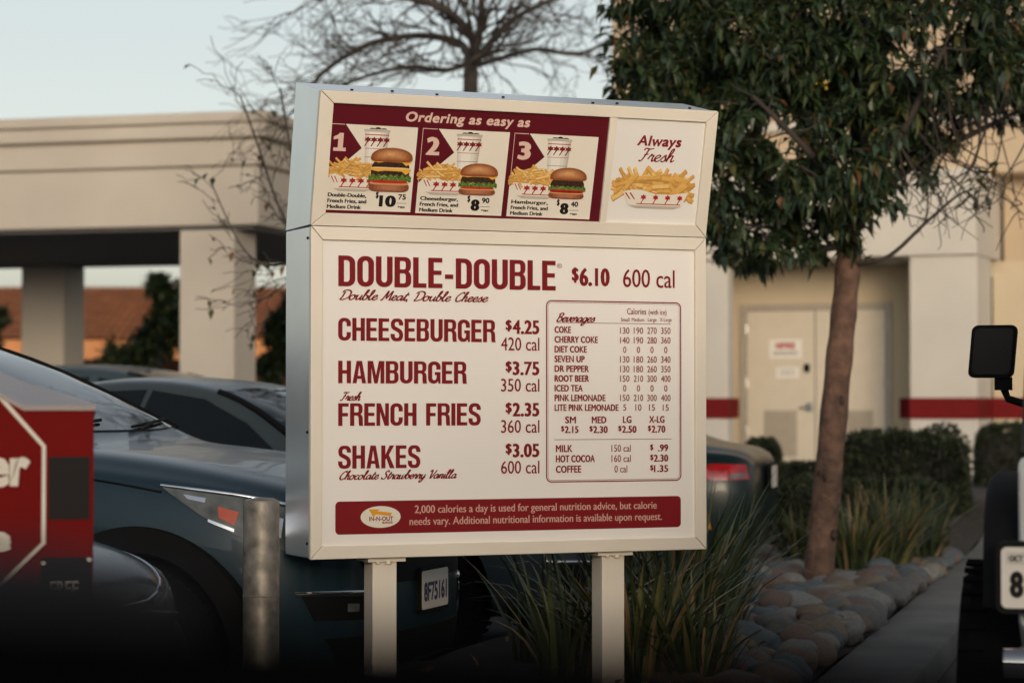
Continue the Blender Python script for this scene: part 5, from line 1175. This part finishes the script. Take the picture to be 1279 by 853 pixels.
# hedges
def hedge(label, px0, px1, py0, py1, Y, depth, gz, seed, n, lf=.035, cat='hedge', rot=-16, rnd=.25):
    rr_ = random.Random(seed); s = Y / FPX; a = at(px0, 505, Y); b_ = at(px1, 505, Y); w_ = (b_.x - a.x) / 2; h_ = EYE + (HOR - py0) * s - gz
    o = thing('hedge' if cat == 'hedge' else 'round_shrub', label, cat, ((a.x + b_.x) / 2, Y + depth / 2, gz), radians(rot))
    core = MB(); lm = MB(); NU, NV = 40, 14; G = []
    def sp(d, k=1.0):                                   # rounded box along direction d
        q = 5.0; rad = (abs(d.x) ** q + abs(d.y) ** q + abs(d.z) ** q) ** (-1 / q)
        p = Vector((w_ * d.x, depth / 2 * d.y, h_ * d.z)) * rad * k
        nn = noise.noise(p * 2.6 + Vector((seed, 0, 0))) * .11 + noise.noise(p * 8 + Vector((0, seed, 0))) * .025
        return p * (1 + nn)
    def dr(u, v): return Vector((cos(2 * pi * u) * cos(pi / 2 * v), sin(2 * pi * u) * cos(pi / 2 * v), sin(pi / 2 * v)))
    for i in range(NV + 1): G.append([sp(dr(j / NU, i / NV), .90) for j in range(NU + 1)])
    core.grid(G); core.build('shade_core', M['darkvoid'], o, smooth=60)  # dark solid core, the shade inside the foliage put into its colour
    for _ in range(n):
        c3 = [rr_.uniform(-1, 1), rr_.uniform(-1, 1), rr_.uniform(0, 1)]; ax_ = rr_.choices((0, 1, 2), (depth * h_, 2 * w_ * h_, w_ * depth))[0]; c3[ax_] = 1 if ax_ == 2 else rr_.choice((-1, 1)); p = sp(Vector(c3), rr_.uniform(.93, 1.03)); nn = Vector((p.x / w_, p.y / (depth / 2), p.z / h_ * .8)).normalized()
        d = (nn * .8 + rv(rr_) * .9 + Vector((0, 0, .3))).normalized()
        c_ = noise.noise(p * 4); leaf_card(lm, p, d, rv(rr_), lf * rr_.uniform(.7, 1.4), lf * .6, 0 if c_ < -.05 else (1 if rr_.random() < .75 else 2))
    lm.build('foliage', HEDGE, o, fix=False); return o
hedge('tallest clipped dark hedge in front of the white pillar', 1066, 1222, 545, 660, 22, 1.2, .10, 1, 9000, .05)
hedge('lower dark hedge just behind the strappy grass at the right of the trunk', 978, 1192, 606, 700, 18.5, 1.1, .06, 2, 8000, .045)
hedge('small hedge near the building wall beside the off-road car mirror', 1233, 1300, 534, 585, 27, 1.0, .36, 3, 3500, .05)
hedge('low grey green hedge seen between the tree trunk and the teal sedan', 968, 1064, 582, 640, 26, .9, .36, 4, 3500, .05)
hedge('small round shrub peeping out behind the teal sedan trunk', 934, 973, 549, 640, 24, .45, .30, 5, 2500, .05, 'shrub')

# strappy grass clumps
def clump(label, x, y, z, hgt, n, seed, spread=.34, wts=(0, 0, 1, 1, 1, 2, 3)):
    rr_ = random.Random(seed); o = thing('grass_clump', label, 'grass clump', (x, y, z), 0, 'strappy grass clumps in the planting bed'); mb = MB()
    for _ in range(n):
        a = rr_.uniform(0, 2 * pi); q = rr_.random() ** .5; b0_ = Vector((cos(a) * .13 * q, sin(a) * .13 * q, -.02)); L = hgt * rr_.uniform(.6, 1.12); lean = spread * rr_.uniform(.15, 2.0); a2 = a + rr_.uniform(-.6, .6)
        dr_ = Vector((cos(a2), sin(a2), 0)); sw = Vector((-sin(a2), cos(a2), 0)); w_ = rr_.uniform(.005, .014); K = 6; droop = rr_.uniform(0, .5) * lean
        pts = [b0_ + dr_ * L * lean * (t ** 1.7) + Vector((0, 0, L * (t - droop * 1.4 * t ** 3))) for t in [i / K for i in range(K + 1)]]
        b_ = len(mb.v); mi = rr_.choice(wts)
        for i, p in enumerate(pts):
            ww = w_ * (1 - (i / K) ** 2.2) + .0006; mb.v += [tuple(p - sw * ww), tuple(p + sw * ww)]
        for i in range(K): mb.f.append((b_ + 2 * i, b_ + 2 * i + 1, b_ + 2 * i + 3, b_ + 2 * i + 2)); mb.m.append(mi)
    mb.build('blades', BLADE, o, fix=False, smooth=180); return o
for i, (px, py, Y, hgt, n, lb) in enumerate((
    (680, 0, 10.9, .70, 26, 'sparse tall grass clump nearest the silver car wheel under the board'), (712, 0, 9.9, .72, 42, 'grass clump with yellow stems midway between the two sign posts'), (752, 0, 10.8, .80, 75, 'thick grass clump rising directly behind the right sign post'),
    (800, 0, 9.7, .70, 170, 'dark grass clump just right of the right sign post'), (850, 0, 10.7, .85, 190, 'tall grass clump under the lower right corner of the menu board'), (888, 0, 11.8, .80, 170, 'arching grass clump right of the board, below the teal sedan'),
    (872, 0, 9.6, .55, 130, 'short grass clump drooping over the nearest cobbles'), (1068, 0, 15.9, .66, 170, 'bright green upright grass clump close behind the tree trunk'), (1108, 0, 16.4, .72, 190, 'fullest upright grass clump before the lower hedge'), (1150, 0, 17.2, .66, 150, 'grass clump farthest right before the lower hedge'), (1000, 0, 17.0, .55, 120, 'dim grass clump left of the tree trunk'))):
    p = at(px, 505, Y); clump(lb, p.x, p.y, .12 + rise(p.x, p.y), hgt, n, 40 + i, .42)

# cobbles: every stone its own object
r = random.Random(77)
STM = [mat('cobble_%s' % n, c, .75, var=.22, scale=9, bump=.25, bscale=40) for n, c in (('grey', (.105, .105, .10)), ('blue_grey', (.085, .105, .118)), ('tan', (.16, .125, .085)), ('rust_brown', (.14, .095, .075)), ('pale', (.19, .183, .165)))]
SCN = ['mid grey', 'blue grey', 'tan', 'rusty brown', 'pale']
SME = []
for ci in range(5):
    vv = []
    for k in range(3):
        bm = bmesh.new(); bmesh.ops.create_icosphere(bm, subdivisions=3, radius=1)
        for v in bm.verts: v.co *= 1 + .30 * noise.noise(v.co * 1.1 + Vector((ci * 7, k * 5, 3))) + .03 * noise.noise(v.co * 3.3)
        me = bpy.data.meshes.new('cobble'); bm.to_mesh(me); bm.free(); me.materials.append(STM[ci]); me.polygons.foreach_set('use_smooth', [True] * len(me.polygons)); vv.append(me)
    SME.append(vv)
cand = []; s = -2.2
while s < 8.6:
    o_ = -.10
    while o_ > -(bedw(s) - .12):
        cand.append((s + r.uniform(-.05, .05), o_ + r.uniform(-.04, .04))); o_ -= .152
    s += .155
stones = []
for s, o_ in cand:
    x, y, z = kp(s, o_, BEDZ)
    px = CX + x / y * FPX; 
    if px < 855 or px > 1290: continue
    if (Vector((x, y)) - Vector((tb_.x, tb_.y))).length < .17: continue
    stones.append((y, x, z, s, o_, 0))
for k in range(60):
    s = r.uniform(-1.5, 8); o_ = r.uniform(-1.3, -.1); x, y, z = kp(s, o_, BEDZ); px = CX + x / y * FPX
    if 870 < px < 1280 and (Vector((x, y)) - Vector((tb_.x, tb_.y))).length > .2: stones.append((y, x, z, s, o_, 1))
stones.sort()
print('stones', len(stones))
for i, (y, x, z, s, o_, lay) in enumerate(stones[:298]):
    ci = r.choice([0, 0, 1, 1, 2, 3, 3, 4]); o = bpy.data.objects.new('cobble', r.choice(SME[ci])); COL.objects.link(o)
    a = r.uniform(.055, .125) * (1.0 if lay == 0 else .85); sc = (a * r.uniform(1.0, 1.3), a * r.uniform(.8, 1.0), a * r.uniform(.55, .78)); o.scale = sc
    o.location = (x, y, z + sc[2] * .35 + (.085 if lay else r.uniform(0, .04)) + .03); o.rotation_euler = (r.uniform(-.25, .25), r.uniform(-.25, .25), r.uniform(0, 6.28))
    dt = sqrt((x - tb_.x) ** 2 + (y - tb_.y) ** 2)
    where = 'lying against the foot of the tree trunk' if dt < .45 else ('along the edge of the concrete kerb' if o_ > -.3 else ('in the rock bed beyond the tree trunk' if y > 15.3 else ('among the grass blades right of the sign' if CX + x / y * FPX < 930 else 'in the middle of the rock bed before the trunk')))
    tag(o, 'smooth %s cobble %s' % (SCN[ci], where), 'cobble', '%s cobbles %s' % (SCN[ci], where))
if len(stones) > 298:
    mb = MB()
    for y, x, z, s, o_, lay in stones[298:]:
        me = r.choice(SME[r.randint(0, 4)]); b_ = len(mb.v); mb.v += [(x + v.co.x * .1, y + v.co.y * .09, z + .04 + v.co.z * .06) for v in me.vertices]; mi = r.randint(0, 4)
        mb.f += [tuple(b_ + q for q in p.vertices) for p in me.polygons]; mb.m += [mi] * len(me.polygons)
    o = mb.build('cobbles', STM, None, smooth=180, fix=False); o['kind'] = 'stuff'; o['label'] = 'distant cobbles at the far end of the rock bed'; o['category'] = 'cobbles'

# dead leaves lying on the rock bed
mb = MB(); r = random.Random(5)
for _ in range(260):
    s = r.uniform(-2, 8.5); o_ = r.uniform(-1.6, -.02); x, y, z = kp(s, o_, BEDZ)
    leaf_card(mb, Vector((x, y, z + .10 + r.uniform(-.03, .05))), Vector((r.uniform(-1, 1), r.uniform(-1, 1), r.uniform(-.2, .2))), Vector((0, 0, 1)), r.uniform(.05, .11), r.uniform(.02, .035), r.randint(0, 1), .15)
o = mb.build('leaf_litter', [LEAF[4], mat('dead_leaf', (.20,.12,.06), .7, var=.3)], None, fix=False); o['kind'] = 'stuff'; o['label'] = 'scattered dead brown leaves lying among the cobbles'; o['category'] = 'leaves'
